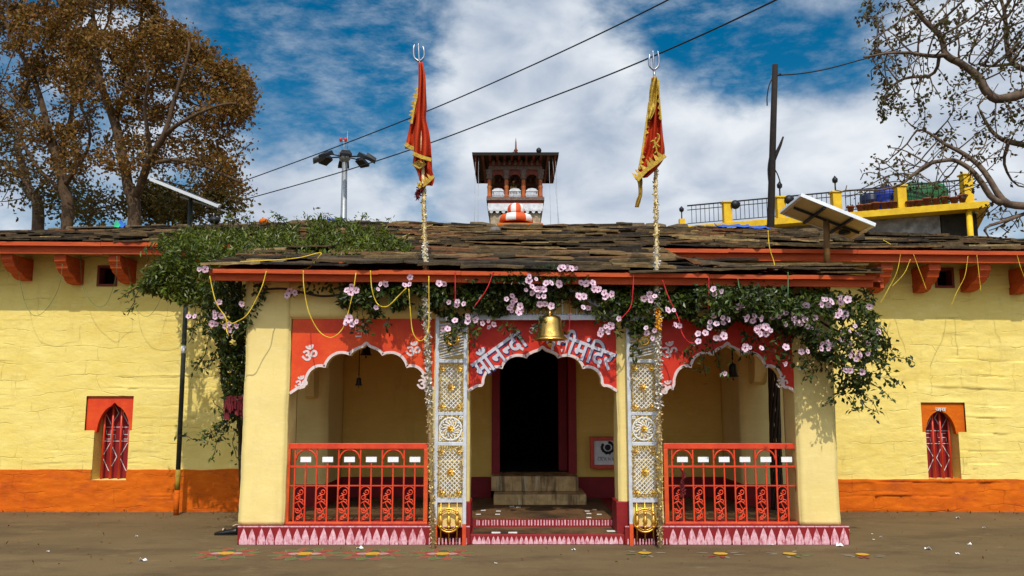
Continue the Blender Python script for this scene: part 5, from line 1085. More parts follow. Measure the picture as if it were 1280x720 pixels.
for y in (ya, yb):
    for i, px in enumerate((611.5, 633, 654.5, 676)):
        x = X(px); mb = MB(); mb.lathe([(.075, zA), (.085, zA + .04), (.065, zA + .08), (.065, zB_ + .1), (.08, zB_ + .14), (.06, zB_ + .2), (.062, zCap - .02), (.05, zCap)], (x, y, 0), 12, mfun=lambda j: 0); cm = mb.build('column', M['toworange'], tw)
        mb = MB(); mb.lathe([(.06, zCap + .002), (.10, zCap + .06), (.08, zCap + .12), (.12, zCap + .2), (.10, zCap + .26), (.14, zLin)], (x, y, 0), 10); mb.build('capital', M['carved'], cm)
    mb = MB(); mb.box((c[0] - hw, y - .08, zLin + .002), (c[0] + hw, y + .08, Z(205))); mb.build('lintel', M['carved'], tw)
    mb = MB(); mb.box((c[0] - hw + .02, y - .05, Z(205) + .002), (c[0] + hw - .02, y + .05, zt - .11)); mb.build('frieze', M['towerred'], tw)
    for i in range(9): x = c[0] - hw + .15 + i * (2 * hw - .3) / 8; mb = MB(); mb.lathe([(.015, -.10), (.055, -.06), (.03, 0), (.05, .05), (.02, .09)], (x, y - .09, Z(200)), 8); mb.build('pendant', M['carved'], tw)
    for a, b in ((611.5, 633), (633, 654.5), (654.5, 676)):
        x0, x1 = X(a) + .10, X(b) - .10; r = (x1 - x0) / 2; m = (x0 + x1) / 2; zs = Z(219); pts = [(x0, zs)] + [(m - r * math.cos(t), zs + r * .72 * math.sin(t)) for t in np.linspace(0, math.pi, 13)][1:-1] + [(x1, zs)]
        mb = MB(); mb.prism(pts + [(x1 + .03, zLin - .002), (x0 - .03, zLin - .002)], y - .03, y + .03); mb.build('arch', M['towerred'], tw)
for a, b in ((c[0] - hw + .04, c[0] - hw + .16), (c[0] + hw - .16, c[0] + hw - .04)):
    mb = MB(); mb.box((a, ya + .1, zLin), (b, yb - .1, Z(205))); mb.build('lintel', M['carved'], tw)
for a, b in ((611.5, 633), (633, 654.5), (654.5, 676)):
    x0, x1 = X(a) + .08, X(b) - .08; mb = MB(); z0, z1 = Z(244), Z(234.5); mb.box((x0, ya - .03, z0), (x1, ya + .03, z0 + .03)); mb.box((x0, ya - .03, z1 - .035), (x1, ya + .03, z1))
    for i in range(8): xx = x0 + (i + .5) * (x1 - x0) / 8; mb.lathe([(.012, z0 + .03), (.026, z0 + .09), (.012, z0 + .15), (.014, z1 - .035)], (xx, ya, 0), 6)
    mb.prism([(x0 + .02, z1), (x1 - .02, z1), ((x0 + x1) / 2 + .12, z1 + .05), ((x0 + x1) / 2, z1 + .07), ((x0 + x1) / 2 - .12, z1 + .05)], ya - .02, ya + .02); mb.build('balustrade', M['towerwhite'], tw)
mb = MB(); mb.box((c[0] - hw - .06, ya - .14, Z(248)), (c[0] + hw + .06, yb + .14, Z(244) - .001)); mb.build('floor_beam', M['carved'], tw)
mb = MB(); mb.box((c[0] - hw, ya - .08, Z(252)), (c[0] + hw, yb + .08, Z(248) - .001)); mb.build('floor_beam', M['towerred'], tw)
mb = MB(); mb.box((c[0] - hw - .02, ya - .12, Z(258.5)), (c[0] + hw + .02, yb + .12, Z(252) - .001)); mb.build('white_band', M['towerwhite'], tw)
mb = MB()
mb.box((c[0] - hw, ya - .14, Z(258.5) - .075), (c[0] + hw, ya - .09, Z(258.5) - .002))
for i in range(9):
    x = c[0] - hw + (i + .5) * 2 * hw / 9; r = hw / 9 * .62; zz = Z(258.5) - .06; mb.prism([(x - r * .4, zz), (x - r, zz - r * .8), (x - r * .6, zz - r * 1.3), (x, zz - r * 1.6), (x + r * .6, zz - r * 1.3), (x + r, zz - r * .8), (x + r * .4, zz)], ya - .13, ya - .10)
mb.build('scalloped_trim', M['towerwhite'], tw)
mb = MB(); mb.box((c[0] - hw + .06, ya + .05, 4.0), (c[0] + hw - .06, yb, Z(258.5) - .003)); mb.build('shaft', M['polewood'], tw)
for sx in (-1, 1): mb = MB(); mb.box((c[0] + sx * (hw - .22) - .16, ya - .03, 4.0), (c[0] + sx * (hw - .22) + .16, ya + .3, Z(263))); mb.build('corner_pier', M['towerpier'], tw)
mb = MB(); mb.box((c[0] - hw - .3, ya + .35, 0), (c[0] + hw + .3, yb + .3, 4.0)); mb.build('base', M['greystone'], tw)
for i, (px, y_) in enumerate(((592, 300), (597, 300), (690, 300), (700, 300), (706, 305))):
    mb = MB(); xt = c[0] + (-1 if i < 2 else 1) * (ov - .1 - .1 * (i % 3)); mb.tube([(xt, Y0 - .2, zt - .1), (PX(px, 290, Y0 - .4), Y0 - .4, 5.0)], .008, 4); tag(mb.build('stay_rope', M['galv']), ['thin rope hanging from the left eave of the bell tower, outermost', 'thin rope hanging from the left eave of the bell tower, inner one', 'thin rope hanging from the right eave of the bell tower, nearest its shaft', 'thin rope from the right eave of the bell tower, middle of three', 'thin rope from the right eave of the bell tower, outermost of three'][i], 'rope', 'ropes hanging from the bell tower')
bell(X(642), (ya + yb) / 2 - .3, Z(220), Z(232), 6.2 * k, 'pale brass bell hung in the middle opening of the tower', M['brass'], None, zt, .02)
Yd = 17.5; X = lambda p: PX(p, 262, Yd); Z = lambda p: PZ(p, Yd); k = X(641) - X(640); cx = X(645)
dm = thing('striped_dome', 'small orange and white striped dome on an orange base behind the roof ridge', 'dome', (cx, Yd + .6, 0)); n = 40; sf = lambda j: ((j + 2) // 4) % 2
mb = MB(); r = 11.2 * k; z0, z1 = Z(262), Z(247.5); h = z1 - z0; mb.lathe([(r * .88, z0), (r * .98, z0 + h * .25), (r, z0 + h * .45), (r * .92, z0 + h * .7), (r * .7, z0 + h * .88), (r * .4, z0 + h * .97), (.02, z1)], (cx, Yd + .5, 0), n, mfun=sf); mb.build('dome', [M['stripeorange'], M['stripewhite']], dm)
mb = MB(); r = 22 * k; z0, z1 = Z(273), Z(261.5); h = z1 - z0; mb.lathe([(r * .92, z0), (r, z0 + h * .1), (r * .98, z0 + h * .5), (r * .88, z0 + h * .85), (r * .6, z1)], (cx, Yd + .5, 0), n, mfun=sf); mb.build('striped_tier', [M['stripeorange'], M['stripewhite']], dm)
mb = MB(); r = 20 * k; mb.lathe([(r * .86, Z(277)), (r * .9, Z(273) - .001)], (cx, Yd + .5, 0), n); mb.build('neck', M['polewood'], dm)
mb = MB(); mb.box((X(621), Yd + .1, 0), (X(679), Yd + 1.2, Z(277) - .002)); mb.build('base', M['orange'], dm, bevel=.02)

# ================================================================== TERRACE on the right with railing, tubs and pots
YA, YB = 26.0, 29.5; A, B_ = P(1222, 255, YA), P(880, 281, YB); zS = P(1233, 252.5, YA).z
A.z = B_.z = zS; dr = (A - B_); dr.z = 0; dr.normalize(); nb_ = Vector((-dr.y, dr.x, 0)); nb_ = nb_ if nb_.y > 0 else -nb_
on = lambda px: (lambda t: B_ + (A - B_) * t)(((lambda c: (c))(0)) or _hit(px))
def _hit(px):      # where the sight line of a photo column meets the terrace edge, seen from above
    d = ray(px, 255); m = d.x / d.y
    return (m * B_.y - B_.x) / ((A.x - B_.x) - m * (A.y - B_.y))
tr = thing('terrace_building', 'grey stone building with a yellow roof terrace and thin railing at the right', 'building', (A.x, A.y, 0))
E = on(1236); W0 = on(840)
def slab(a, b, y0, y1, z0, z1, name, m):      # along the edge direction, y0..y1 behind it
    p = [a + nb_ * y0, b + nb_ * y0, b + nb_ * y1, a + nb_ * y1]; mb = MB(); mb.hexa([(q.x, q.y, z0) for q in p] + [(q.x, q.y, z1) for q in p]); return mb.build(name, m, tr, bevel=.01)
slab(W0, E, -.1, 5, zS - .22, zS, 'terrace_slab', M['yellowpaint'])
slab(on(842), on(1175), .5, 4.6, 0, zS - .222, 'wall', M['greystone']); slab(on(1176), on(1222), .5, 4.6, 0, zS - .222, 'wall', M['darkstone'])
p = on(1213); mb = MB(); mb.tube([(p.x, p.y + .12, 4), (p.x, p.y + .12, zS - .225)], .09, 10); mb.build('drain_pipe', M['yellowpaint'], tr)
posts = [(908, 271), (975, 261), (1045, 249), (1126, 236), (1210, 221)]
zrail = zS + .78
for i, (px, py) in enumerate(posts):
    q = on(px) + nb_ * .1; zt = zS + (.72 if i < 4 else .9); mb = MB(); mb.box((q.x - .15, q.y - .15, zS + .002), (q.x + .15, q.y + .15, zt)); mb.box((q.x - .19, q.y - .19, zt + .001), (q.x + .19, q.y + .19, zt + .06)); po = mb.build('yellow_post', M['yellowpaint'], tr, bevel=.015)
    if i in (1, 2): mb = MB(); mb.tube([(q.x, q.y, zt + .06), (q.x, q.y, zt + .36)], .025, 6); mb.lathe([(.03, 0), (.09, .04), (.10, .14), (.05, .20), (.01, .26)], (q.x, q.y, zt + .36), 8); mb.build('post_lantern', M['black'], po)
    if i < 2: mb = MB(); mb.lathe([(.02, -.10), (.12, -.07), (.165, 0), (.16, .05), (.03, .07)], (q.x + .25, q.y - .2, zt - .08), 16, axis='y'); mb.build('round_floodlight', M['black'], po)
q = on(851) + nb_ * .1; mb = MB(); mb.box((q.x - .1, q.y - .1, zS), (q.x + .1, q.y + .1, zS + .30)); po = mb.build('yellow_post', M['yellowpaint'], tr); mb = MB(); mb.tube([(q.x, q.y, zS + .3), (q.x, q.y, zS + .56)], .022, 6); mb.lathe([(.03, 0), (.08, .04), (.09, .13), (.01, .22)], (q.x, q.y, zS + .56), 8); mb.build('post_lantern', M['black'], po)
xs_ = [858] + [p for p, _ in posts] + [1222]
for a, b in zip(xs_[:-1], xs_[1:]):
    qa, qb = on(a) + nb_ * .12, on(b) + nb_ * .12; L_ = (qb - qa).length; n = int(L_ / .15); mb = MB()
    mb.bar((qa.x, qa.y, zrail), (qb.x, qb.y, zrail), .045, .045); mb.bar((qa.x, qa.y, zS + .12), (qb.x, qb.y, zS + .12), .025, .025); mb.bar((qa.x, qa.y, zS + .62), (qb.x, qb.y, zS + .62), .025, .025)
    for i in range(1, n): q = qa + (qb - qa) * (i / n); mb.bar((q.x, q.y, zS + .12), (q.x, q.y, zrail), .018, .018)
    mb.build('railing', M['black'], tr)
def drum(px, r, h, m, label, back, name='plastic_drum'):
    q = on(px) + nb_ * back; mb = MB(); mb.lathe([(r * .88, 0), (r * .96, h * .04), (r, h * .1), (r, h * .3), (r * 1.03, h * .33), (r, h * .36), (r, h * .64), (r * 1.03, h * .67), (r, h * .7), (r, h * .88), (r * .93, h * .95), (r * .6, h), (r * .3, h * 1.0)], (q.x, q.y, zS + .002), 20); root = thing(name, label, 'drum', (q.x, q.y, zS)); mb.build('body', m, root)
    mb = MB(); mb.lathe([(r * .29, h * 1.0), (r * .29, h * 1.07), (r * .2, h * 1.08)], (q.x, q.y, zS + .004), 12); mb.build('cap', M['black'], root)
drum(1088, .34, .72, M['barreldark'], 'dark blue plastic drum on the terrace left of the bright blue one', .75); drum(1109, .40, .92, M['barrelblue'], 'bright blue plastic drum standing behind the terrace railing', .75); drum(1135, .22, .55, M['barrelblue'], 'small blue drum just right of the middle yellow terrace post', .9)
q = on(1154) + nb_ * .9; mb = MB(); bm = bmesh.new(); bmesh.ops.create_grid(bm, x_segments=1, y_segments=1, size=1); bm.free()
n = 24; vs = []; fs = []
for j, (h, s_) in enumerate(((0, 1.0), (.35, 1.04), (.7, 1.02), (.88, .9), (.95, .5), (.97, .05))):
    for i in range(n):
        t = 2 * math.pi * i / n; e = .62; u = math.copysign(abs(math.cos(t)) ** e, math.cos(t)) * .78 * s_; v = math.copysign(abs(math.sin(t)) ** e, math.sin(t)) * .5 * s_; w = 1 + .07 * noise.noise((i * .9, j * 1.3, 2)); vs.append((q.x + u * w, q.y + v * w, zS + .002 + h * (1 + .06 * noise.noise((i * .5, 3, j)))))
for j in range(5): fs += [(j * n + i, j * n + (i + 1) % n, (j + 1) * n + (i + 1) % n, (j + 1) * n + i) for i in range(n)]
mb.add(vs, fs, 0, True); tag(mb.build('covered_pile', M['cratergreen']), 'green tarpaulin covered pile behind the terrace railing', 'covered pile')
ordn = ['first', 'second', 'third', 'fourth', 'fifth', 'sixth', 'seventh', 'eighth', 'ninth', 'tenth', 'eleventh', 'twelfth', 'thirteenth', 'fourteenth']
for i, px in enumerate((1204, 1193, 1181, 1170, 1159, 1148, 1138, 1115, 1106, 1094, 1085, 1075, 1063, 990)):
    q = on(px) - nb_ * .02; r = random.uniform(.12, .16); h = random.uniform(.2, .26); mb = MB(); mb.lathe([(r * .62, 0), (r * .92, h * .8), (r * 1.1, h * .82), (r * 1.1, h), (r * .9, h), (r * .85, h * .9)], (q.x, q.y, zS + .003), 14); root = thing('flower_pot', f'terracotta pot on the terrace edge, {ordn[i]} pot counted from the right', 'flower pot', (q.x, q.y, zS), 'terracotta pots along the terrace edge'); mb.build('pot', M['terracotta'], root)
    m_ = 10; leaves_mesh('seedling', np.array([[q.x, q.y, zS + h * .9]]) + rng.normal(size=(m_, 3)) * [.05, .05, .03], .10, M['deepleaf'], root, loc=(q.x, q.y, zS + h))
for px, py, lb, s_ in ((918, 285, 'crumpled blue tarpaulin lying on the right ridge, left piece', .3), (948, 287, 'crumpled blue tarpaulin lying on the right ridge next to the utility pole', .2), (419, 271.5, 'small blue plastic sheet on the ridge right of the floodlight mast', .16)):
    Yt = YR - .15; q = P(px, py, Yt); n = 8; mb = MB(); vs = []
    for i in range(n + 1):
        for j in range(5): x = q.x + (i / n - .5) * 2 * s_; y = Yt - .1 + j * .09; vs.append((x, y, surf(q.x, y) + .11 + .05 * noise.noise((i * .8 + px, j * .9, 1))))
    mb.add(vs, [(i * 5 + j, i * 5 + j + 1, i * 5 + j + 6, i * 5 + j + 5) for i in range(n) for j in range(4)], 0, True); o = mb.build('tarpaulin', M['bluetarp']); tag(o, lb, 'tarpaulin', 'blue sheets on the roof'); s2 = o.modifiers.new('thickness', 'SOLIDIFY'); s2.thickness = .012
Yt = 13.3; q = P(147, 281, Yt); mb = MB()
for m_, dx in ((0, 0), (1, .07)): mb.add([(q.x + dx - .06, Yt, q.z - .03), (q.x + dx + .03, Yt - .02, q.z - .05), (q.x + dx + .05, Yt, q.z + .00), (q.x + dx - .05, Yt + .02, q.z + .09), (q.x + dx - .05, Yt + .05, q.z - .03), (q.x + dx + .04, Yt + .05, q.z - .04)], [(0, 1, 2, 3), (0, 4, 5, 1), (3, 2, 5, 4)], m_)
tag(mb.build('rag', [M['greenrag'], M['bluetarp']]), 'green and blue rag caught between the left roof slates', 'rag')
Yt = 10.4; q = P(543, 325, Yt); mb = MB(); mb.prism([(q.x - .22, q.z - .02), (q.x - .1, q.z + .03), (q.x + .05, q.z + .035), (q.x + .24, q.z - .03), (q.x, q.z - .05)], Yt - .08, Yt + .14); tag(mb.build('cloth', M['pinkcloth']), 'faded pink cloth lying on the slates beside the left flag pole', 'cloth')
for px, py, Yt, s_, lb, m_ in ((619, 288, 14.0, .10, 'pale boulder resting on the slates in front of the striped dome', 'greystone'), (330, 277, 14.6, .09, 'small orange tile lying on the left ridge', 'orange'), (268, 275, 14.8, .1, 'dark heap of cloth on the ridge beside the left creeper', 'black')):
    q = P(px, py, Yt); mb = MB(); mb.lathe([(s_ * .7, -s_ * .6), (s_, -s_ * .2), (s_ * .95, s_ * .2), (s_ * .6, s_ * .55), (s_ * .1, s_ * .65)], q, 9); o = mb.build('roof_stone' if m_ != 'black' else 'cloth_heap', M[m_]); tag(o, lb, 'stone' if m_ == 'greystone' else 'tile' if m_ == 'orange' else 'cloth')

# ================================================================== MAST, POLE, WIRES
Ym = 42.0; T = lambda a, b: P(a, b, Ym); k = PX(431, 200, Ym) - PX(430, 200, Ym); base = T(430, 280); ms = thing('floodlight_mast', 'tall steel mast with a ring of dark floodlights beyond the roof', 'floodlight mast', (base.x, Ym, 0))
hub = T(431, 196); mb = MB(); mb.tube([(base.x, Ym, 0), (base.x, Ym, 8), hub], [.24, .19, .13], 12); mb.build('mast', M['galv'], ms)
mb = MB(); mb.lathe([(.14, -.3), (.22, -.2), (.3, -.1), (.34, .1), (.3, .3), (.12, .34)], hub, 12); mb.build('hub', M['galv'], ms)
for i in range(8):
    t = 2 * math.pi * (i + .3) / 8; L_ = 1.02; e = hub + Vector((L_ * math.cos(t), L_ * 1.0 * math.sin(t), -.12 if math.sin(t) < 0 else .1)); mb = MB(); mb.tube([hub, e], .035, 6); ar = mb.build('arm', M['black'], ms)
    u = Vector((math.cos(t), math.sin(t), 0)); v = Vector((-u.y, u.x, 0)); w_ = (u * .7 + Vector((0, 0, -.6))).normalized(); mb = MB(); n_ = u.cross(v); q = e + u * .12
    mb.hexa([q - v * .26 - u * .1 - Vector((0, 0, .05)), q + v * .26 - u * .1 - Vector((0, 0, .05)), q + v * .30 + u * .42 - Vector((0, 0, .30)), q - v * .30 + u * .42 - Vector((0, 0, .30)), q - v * .2 + Vector((0, 0, .16)), q + v * .2 + Vector((0, 0, .16)), q + v * .3 + u * .46 - Vector((0, 0, .14)), q - v * .3 + u * .46 - Vector((0, 0, .14))]); mb.build('floodlight', M['black'], ar, bevel=.02)
mb = MB(); mb.tube([T(430, 192), T(430, 176)], .03, 6); mb.tube([T(426, 176), T(433, 176)], .03, 6); mb.build('lamp_bracket', M['galv'], ms)
for px in (426, 432): mb = MB(); mb.lathe([(.04, -.05), (.08, 0), (.09, .10), (.06, .16), (.02, .18)], T(px, 176), 10); mb.build('red_beacon', mat('red_glass_%d' % px, (.5, .05, .04), (.4, .03, .03), .3, 6), ms)
mb = MB(); mb.tube([T(434, 190), T(434.5, 164)], .02, 5); mb.build('lightning_rod', M['galv'], ms)
Yu = 18.5; T = lambda a, b: P(a, b, Yu); q = T(963, 300); up_ = thing('utility_pole', 'slim blackened wooden utility pole with a crooked side spike', 'utility pole', (q.x, Yu, 0))
mb = MB(); mb.tube([(q.x - .02, Yu, 0), q, T(966, 180), T(969, 81)], [.10, .085, .075, .065], 10, wob=.05); mb.build('pole', M['polewood'], up_)
mb = MB(); mb.tube([T(965, 205), T(970, 193), T(975, 182), T(979, 171)], [.05, .045, .035, .02], 7); mb.build('side_spike', M['polewood'], up_)
for pts in ([(963, 190), (960, 212), (962, 235), (964, 250)], [(969, 92), (962, 105), (959, 120), (959, 132)], [(966, 208), (972, 218), (976, 232), (974, 238)]): mb = MB(); mb.tube([tuple(v) for v in smooth_line([tuple(T(a, b)) for a, b in pts], 4)], .014, 5); mb.build('loose_wire', M['cable'], up_)
mb = MB(); mb.tube([T(968, 98), T(972, 94), T(976, 93)], .03, 6); mb.build('insulator', M['black'], up_)
def wire(pts, label, r, Yf):
    mb = MB(); q = smooth_line([tuple(P(a, b, Yf(a))) for a, b in pts], 8); mb.tube(q, r, 5); tag(mb.build('overhead_cable', M['cable']), label, 'cable', 'overhead cables')
Yf = lambda a: 40 - (a - 300) * .029
wire([(250, 245), (322, 220), (430, 180), (540, 136.5), (640, 93), (740, 47), (835, 0), (930, -50), (1020, -100)], 'overhead cable crossing the sky behind the left flag, upper of the two', .026, Yf)
wire([(240, 266), (322, 245), (430, 214), (540, 178), (640, 140), (760, 94), (870, 47), (970, 0), (1060, -45)], 'overhead cable crossing the sky behind both flags, lower of the two', .026, Yf)
wire([(975, 94), (1000, 92), (1030, 87), (1068, 77), (1120, 62), (1180, 40)], 'wire running from the utility pole into the right tree', .016, lambda a: 18.5)

# ================================================================== TREES by space colonisation
def grow(limbs, attract, step, infl, kill, iters, rtip, expo, rmin_seed, jitter=.18, grav=0.0):
    """limbs: traced main limbs (lists of points, radii); attract: crown points the twigs reach for"""
    N = []; par = []; seedr = {}
    for pts, rs, p0 in limbs:
        q = smooth_line([tuple(p) for p in pts], 3); last = p0
        if p0 is not None: last = min(range(len(N)), key=lambda i: (N[i] - np.array(q[0])) @ (N[i] - np.array(q[0])))
        prev = None
        for i, a in enumerate(q):
            a = np.array(a); t = i / (len(q) - 1)
            if prev is not None:
                m = max(1, int(np.linalg.norm(a - prev) / step))
                for s_ in range(1, m + 1):
                    N.append(prev + (a - prev) * s_ / m + rng.normal(size=3) * step * .06); par.append(last); last = len(N) - 1; seedr[last] = rs[0] * (1 - t) + rs[1] * t
            else:
                if p0 is None: N.append(a); par.append(-1); last = 0 if len(N) == 1 else len(N) - 1; seedr[last] = rs[0]
            prev = a
    A = np.asarray(attract, float); alive = np.ones(len(A), bool); near = np.full(len(A), -1); nd_ = np.full(len(A), 1e9)
    start = 0
    for it in range(iters):
        new = np.array(N[start:])
        if len(new):
            for c0 in range(0, len(new), 400):
                D = np.linalg.norm(A[:, None, :] - new[None, c0:c0 + 400, :], axis=2); j = D.argmin(1); d = D[np.arange(len(A)), j]; better = d < nd_; nd_[better] = d[better]; near[better] = start + c0 + j[better]
        alive &= nd_ > kill; start = len(N); sel = alive & (nd_ < infl)
        if not sel.any(): break
        acc_ = {}
        for i in np.nonzero(sel)[0]: v = A[i] - N[near[i]]; acc_.setdefault(near[i], []).append(v / (np.linalg.norm(v) + 1e-9))
        for n_, vs in acc_.items():
            v = np.sum(vs, 0) + rng.normal(size=3) * jitter; v[2] -= grav; v /= np.linalg.norm(v) + 1e-9; N.append(N[n_] + v * step); par.append(n_)
    n = len(N); ch = [[] for _ in range(n)]
    for i, p in enumerate(par):
        if p >= 0: ch[p].append(i)
    rad = np.zeros(n)
    for i in range(n - 1, -1, -1):
        s_ = sum(rad[c] ** expo for c in ch[i]); rad[i] = max(rtip, s_ ** (1 / expo)) if ch[i] else rtip
        if i in seedr: rad[i] = max(min(rad[i], seedr[i]), seedr[i] * rmin_seed)
    return np.array(N), par, ch, rad
def wood(mb, N, par, ch, rad, sides=lambda r: 8 if r > .06 else 5 if r > .02 else 4):
    starts = [(i, None) for i in range(len(N)) if par[i] < 0]
    while starts:
        i, fr = starts.pop(); pts, rs = ([N[fr]], [min(rad[fr], rad[i] * 1.15)]) if fr is not None else ([], [])
        while True:
            pts.append(N[i]); rs.append(rad[i])
            if not ch[i]: break
            m = max(ch[i], key=lambda c: rad[c]); starts += [(c, i) for c in ch[i] if c != m]; i = m
        if len(pts) > 1:
            if len(pts) > 3:
                P_ = np.array(pts); P_[1:-1] = .25 * P_[:-2] + .5 * P_[1:-1] + .25 * P_[2:]; pts = P_
            mb.tube([Vector(p) for p in pts], rs, sides(max(rs)))
def tree(name, label, limbs, attract, m_wood, m_leaf, leaf, nleaf, step=.4, infl=2.4, kill=.55, iters=60, rtip=.016, expo=2.3, keep=None, spread=.16, rmin=.75, thr=.03, grav=0.0, up=.35, droop=0.):
    N, par, ch, rad = grow(limbs, attract, step, infl, kill, iters, rtip, expo, rmin, grav=grav)
    b = limbs[0][0][0]; root = thing(name, label, 'tree', (b[0], b[1], 0)); mb = MB(); wood(mb, N, par, ch, rad); mb.build('trunk', m_wood, root, loc=(b[0], b[1], 0))
    tips = np.nonzero(rad < thr)[0]; pos = []
    wgt = np.array([keep(N[i]) if keep else 1.0 for i in tips]); wgt = wgt * np.array([max(.04, .5 + 1.7 * noise.noise(tuple(N[i] * (.55 if step > .2 else 1.1)))) for i in tips]); wgt /= wgt.sum()
    pick = rng.choice(tips, size=nleaf, p=wgt); pos = N[pick] + rng.normal(size=(nleaf, 3)) * spread
    leaves_mesh('crown', pos, leaf, m_leaf, root, up=up, droop=droop, aspect=.62, loc=tuple(pos.mean(0)))
    return root
def cloud_pts(blobs, Y, n, dy):
    out = []; tot = sum(rx * ry for _, _, rx, ry, *_ in blobs)
    for (px, py, rx, ry, *_d) in blobs:
        for _ in range(int(n * rx * ry / tot) + 1):
            while True:
                v = rng.uniform(-1, 1, 3)
                if v @ v < 1: break
            out.append(tuple(P(px + v[0] * rx, py + v[1] * ry, Y + v[2] * dy * min(1, rx / 70) + (_d[0] if _d else 0))))
    return out
def limb(Y, pts, r0, r1, p0=0): return ([P(a, b, Y + (c[0] if c else 0)) for a, b, *c in pts], (r0, r1), p0)
k26 = PX(641, 100, 26) - PX(640, 100, 26)
Yt = 25.0; g0 = P(167, 275, Yt); g0.z = 0
low = lambda n: max(.02, min(1, (n[2] - 7.2) / 3.2))
tree('brown_leaf_tree', 'tall tree with rust brown leaves, its round crown nearest the floodlight mast',
     [([g0, P(167, 275, Yt), P(160, 240, Yt), P(152, 195, Yt), P(142, 150, Yt), P(130, 118, Yt)], (.28, .15), None), limb(Yt, [(130, 118), (122, 85), (122, 50), (115, 10), (118, -30)], .16, .06), limb(Yt, [(142, 150), (158, 110, .6), (168, 70, 1), (176, 30, 1.4), (180, -10, 1.5)], .13, .05),
      limb(Yt, [(167, 255), (178, 225, -.3), (190, 195, -.8), (207, 168, -1.2), (232, 150, -1.6), (258, 139, -2), (290, 128, -2.2)], .15, .04), limb(Yt, [(190, 198, -.8), (184, 165, -1.2), (180, 130, -1.6), (188, 95, -2)], .10, .05), limb(Yt, [(207, 168, -1.2), (220, 120, -1.2), (232, 80, -1.4), (240, 50, -1.4)], .10, .04), limb(Yt, [(186, 205, -.6), (215, 200, -1), (245, 205, -1.4), (275, 215, -1.6), (300, 228, -1.8)], .09, .04)],
     cloud_pts([(150, 40, 75, 60), (120, -30, 80, 50), (215, 75, 55, 55), (270, 120, 58, 48), (285, 165, 42, 55), (190, 100, 60, 60), (250, 205, 62, 45), (290, 235, 32, 25), (225, 150, 60, 40), (120, 90, 50, 50), (170, 190, 60, 40)], Yt, 1700, 2.6), M['bark'], M['rustleaf'], .125, 33000, keep=lambda n: max(.16, low(n)))
Yt = 28.0; g0 = P(84, 275, Yt); g0.z = 0
tree('brown_leaf_tree', 'tall brown leaved tree with a forked leaning trunk at the left edge',
     [([g0, P(84, 275, Yt), P(79, 240, Yt), P(76, 215, Yt), P(66, 180, Yt), P(56, 140, Yt)], (.28, .15), None), limb(Yt, [(56, 140), (45, 105), (30, 75), (12, 40), (0, 5)], .15, .05), limb(Yt, [(76, 215), (80, 180, .8), (88, 150, 1.2), (92, 110, 1.6), (86, 60, 1.8), (80, 10, 2)], .16, .05), limb(Yt, [(80, 235), (95, 210, -.6), (108, 190, -1), (112, 160, -1.4), (100, 130, -1.6)], .11, .04), limb(Yt, [(66, 180), (45, 150, -.8), (22, 128, -1), (0, 105, -1.2)], .10, .04), limb(Yt, [(78, 238), (50, 215, .5), (25, 170, .8), (15, 140, 1)], .1, .04)],
     cloud_pts([(40, 30, 70, 60), (80, -20, 80, 55), (10, 90, 55, 55), (85, 70, 55, 50), (-20, 20, 60, 70), (30, 150, 55, 40), (100, 150, 40, 40), (60, 200, 70, 40), (-30, 150, 50, 70)], Yt, 1500, 2.6), M['bark'], M['rustleaf'], .135, 24000, keep=lambda n: max(.05, low(n - [0, 0, 1.2])))
Yt = 33.0; g0 = P(48, 275, Yt); g0.z = 0
tree('pale_trunk_tree', 'leaning pale trunk tree with thin yellow green leaves low at the left edge', [([g0, P(48, 272, Yt), P(38, 245, Yt), P(30, 215, Yt), P(20, 180, Yt), P(30, 150, Yt)], (.36, .12), None), limb(Yt, [(32, 222), (12, 210), (-10, 195)], .13, .04), limb(Yt, [(38, 245), (60, 225, -.5), (75, 200, -.8)], .08, .04)],
     cloud_pts([(15, 230, 50, 35), (-20, 200, 50, 50), (60, 250, 45, 22), (20, 170, 50, 40), (110, 255, 45, 20)], Yt, 700, 2.4), M['barkgrey'], M['oliveleaf'], .17, 4200, spread=.3, thr=.04)
Yt = 31.0; g0 = P(230, 285, Yt); g0.z = 0
tree('bushy_tree', 'low olive brown bushy tree behind the ridge under the big brown tree', [([g0, P(232, 275, Yt), P(228, 250, Yt), P(222, 235, Yt)], (.18, .08), None), limb(Yt, [(230, 262), (255, 245), (280, 240)], .08, .03), limb(Yt, [(230, 262), (205, 245), (195, 235)], .08, .03)],
     cloud_pts([(225, 255, 45, 25), (280, 252, 40, 24), (185, 255, 30, 22), (255, 235, 40, 22), (120, 262, 40, 16)], Yt, 650, 2.0), M['bark'], M['oliveleaf'], .16, 7500, spread=.3, thr=.04)
Yt = 14.5; g0 = P(1420, 275, Yt); g0.z = 0
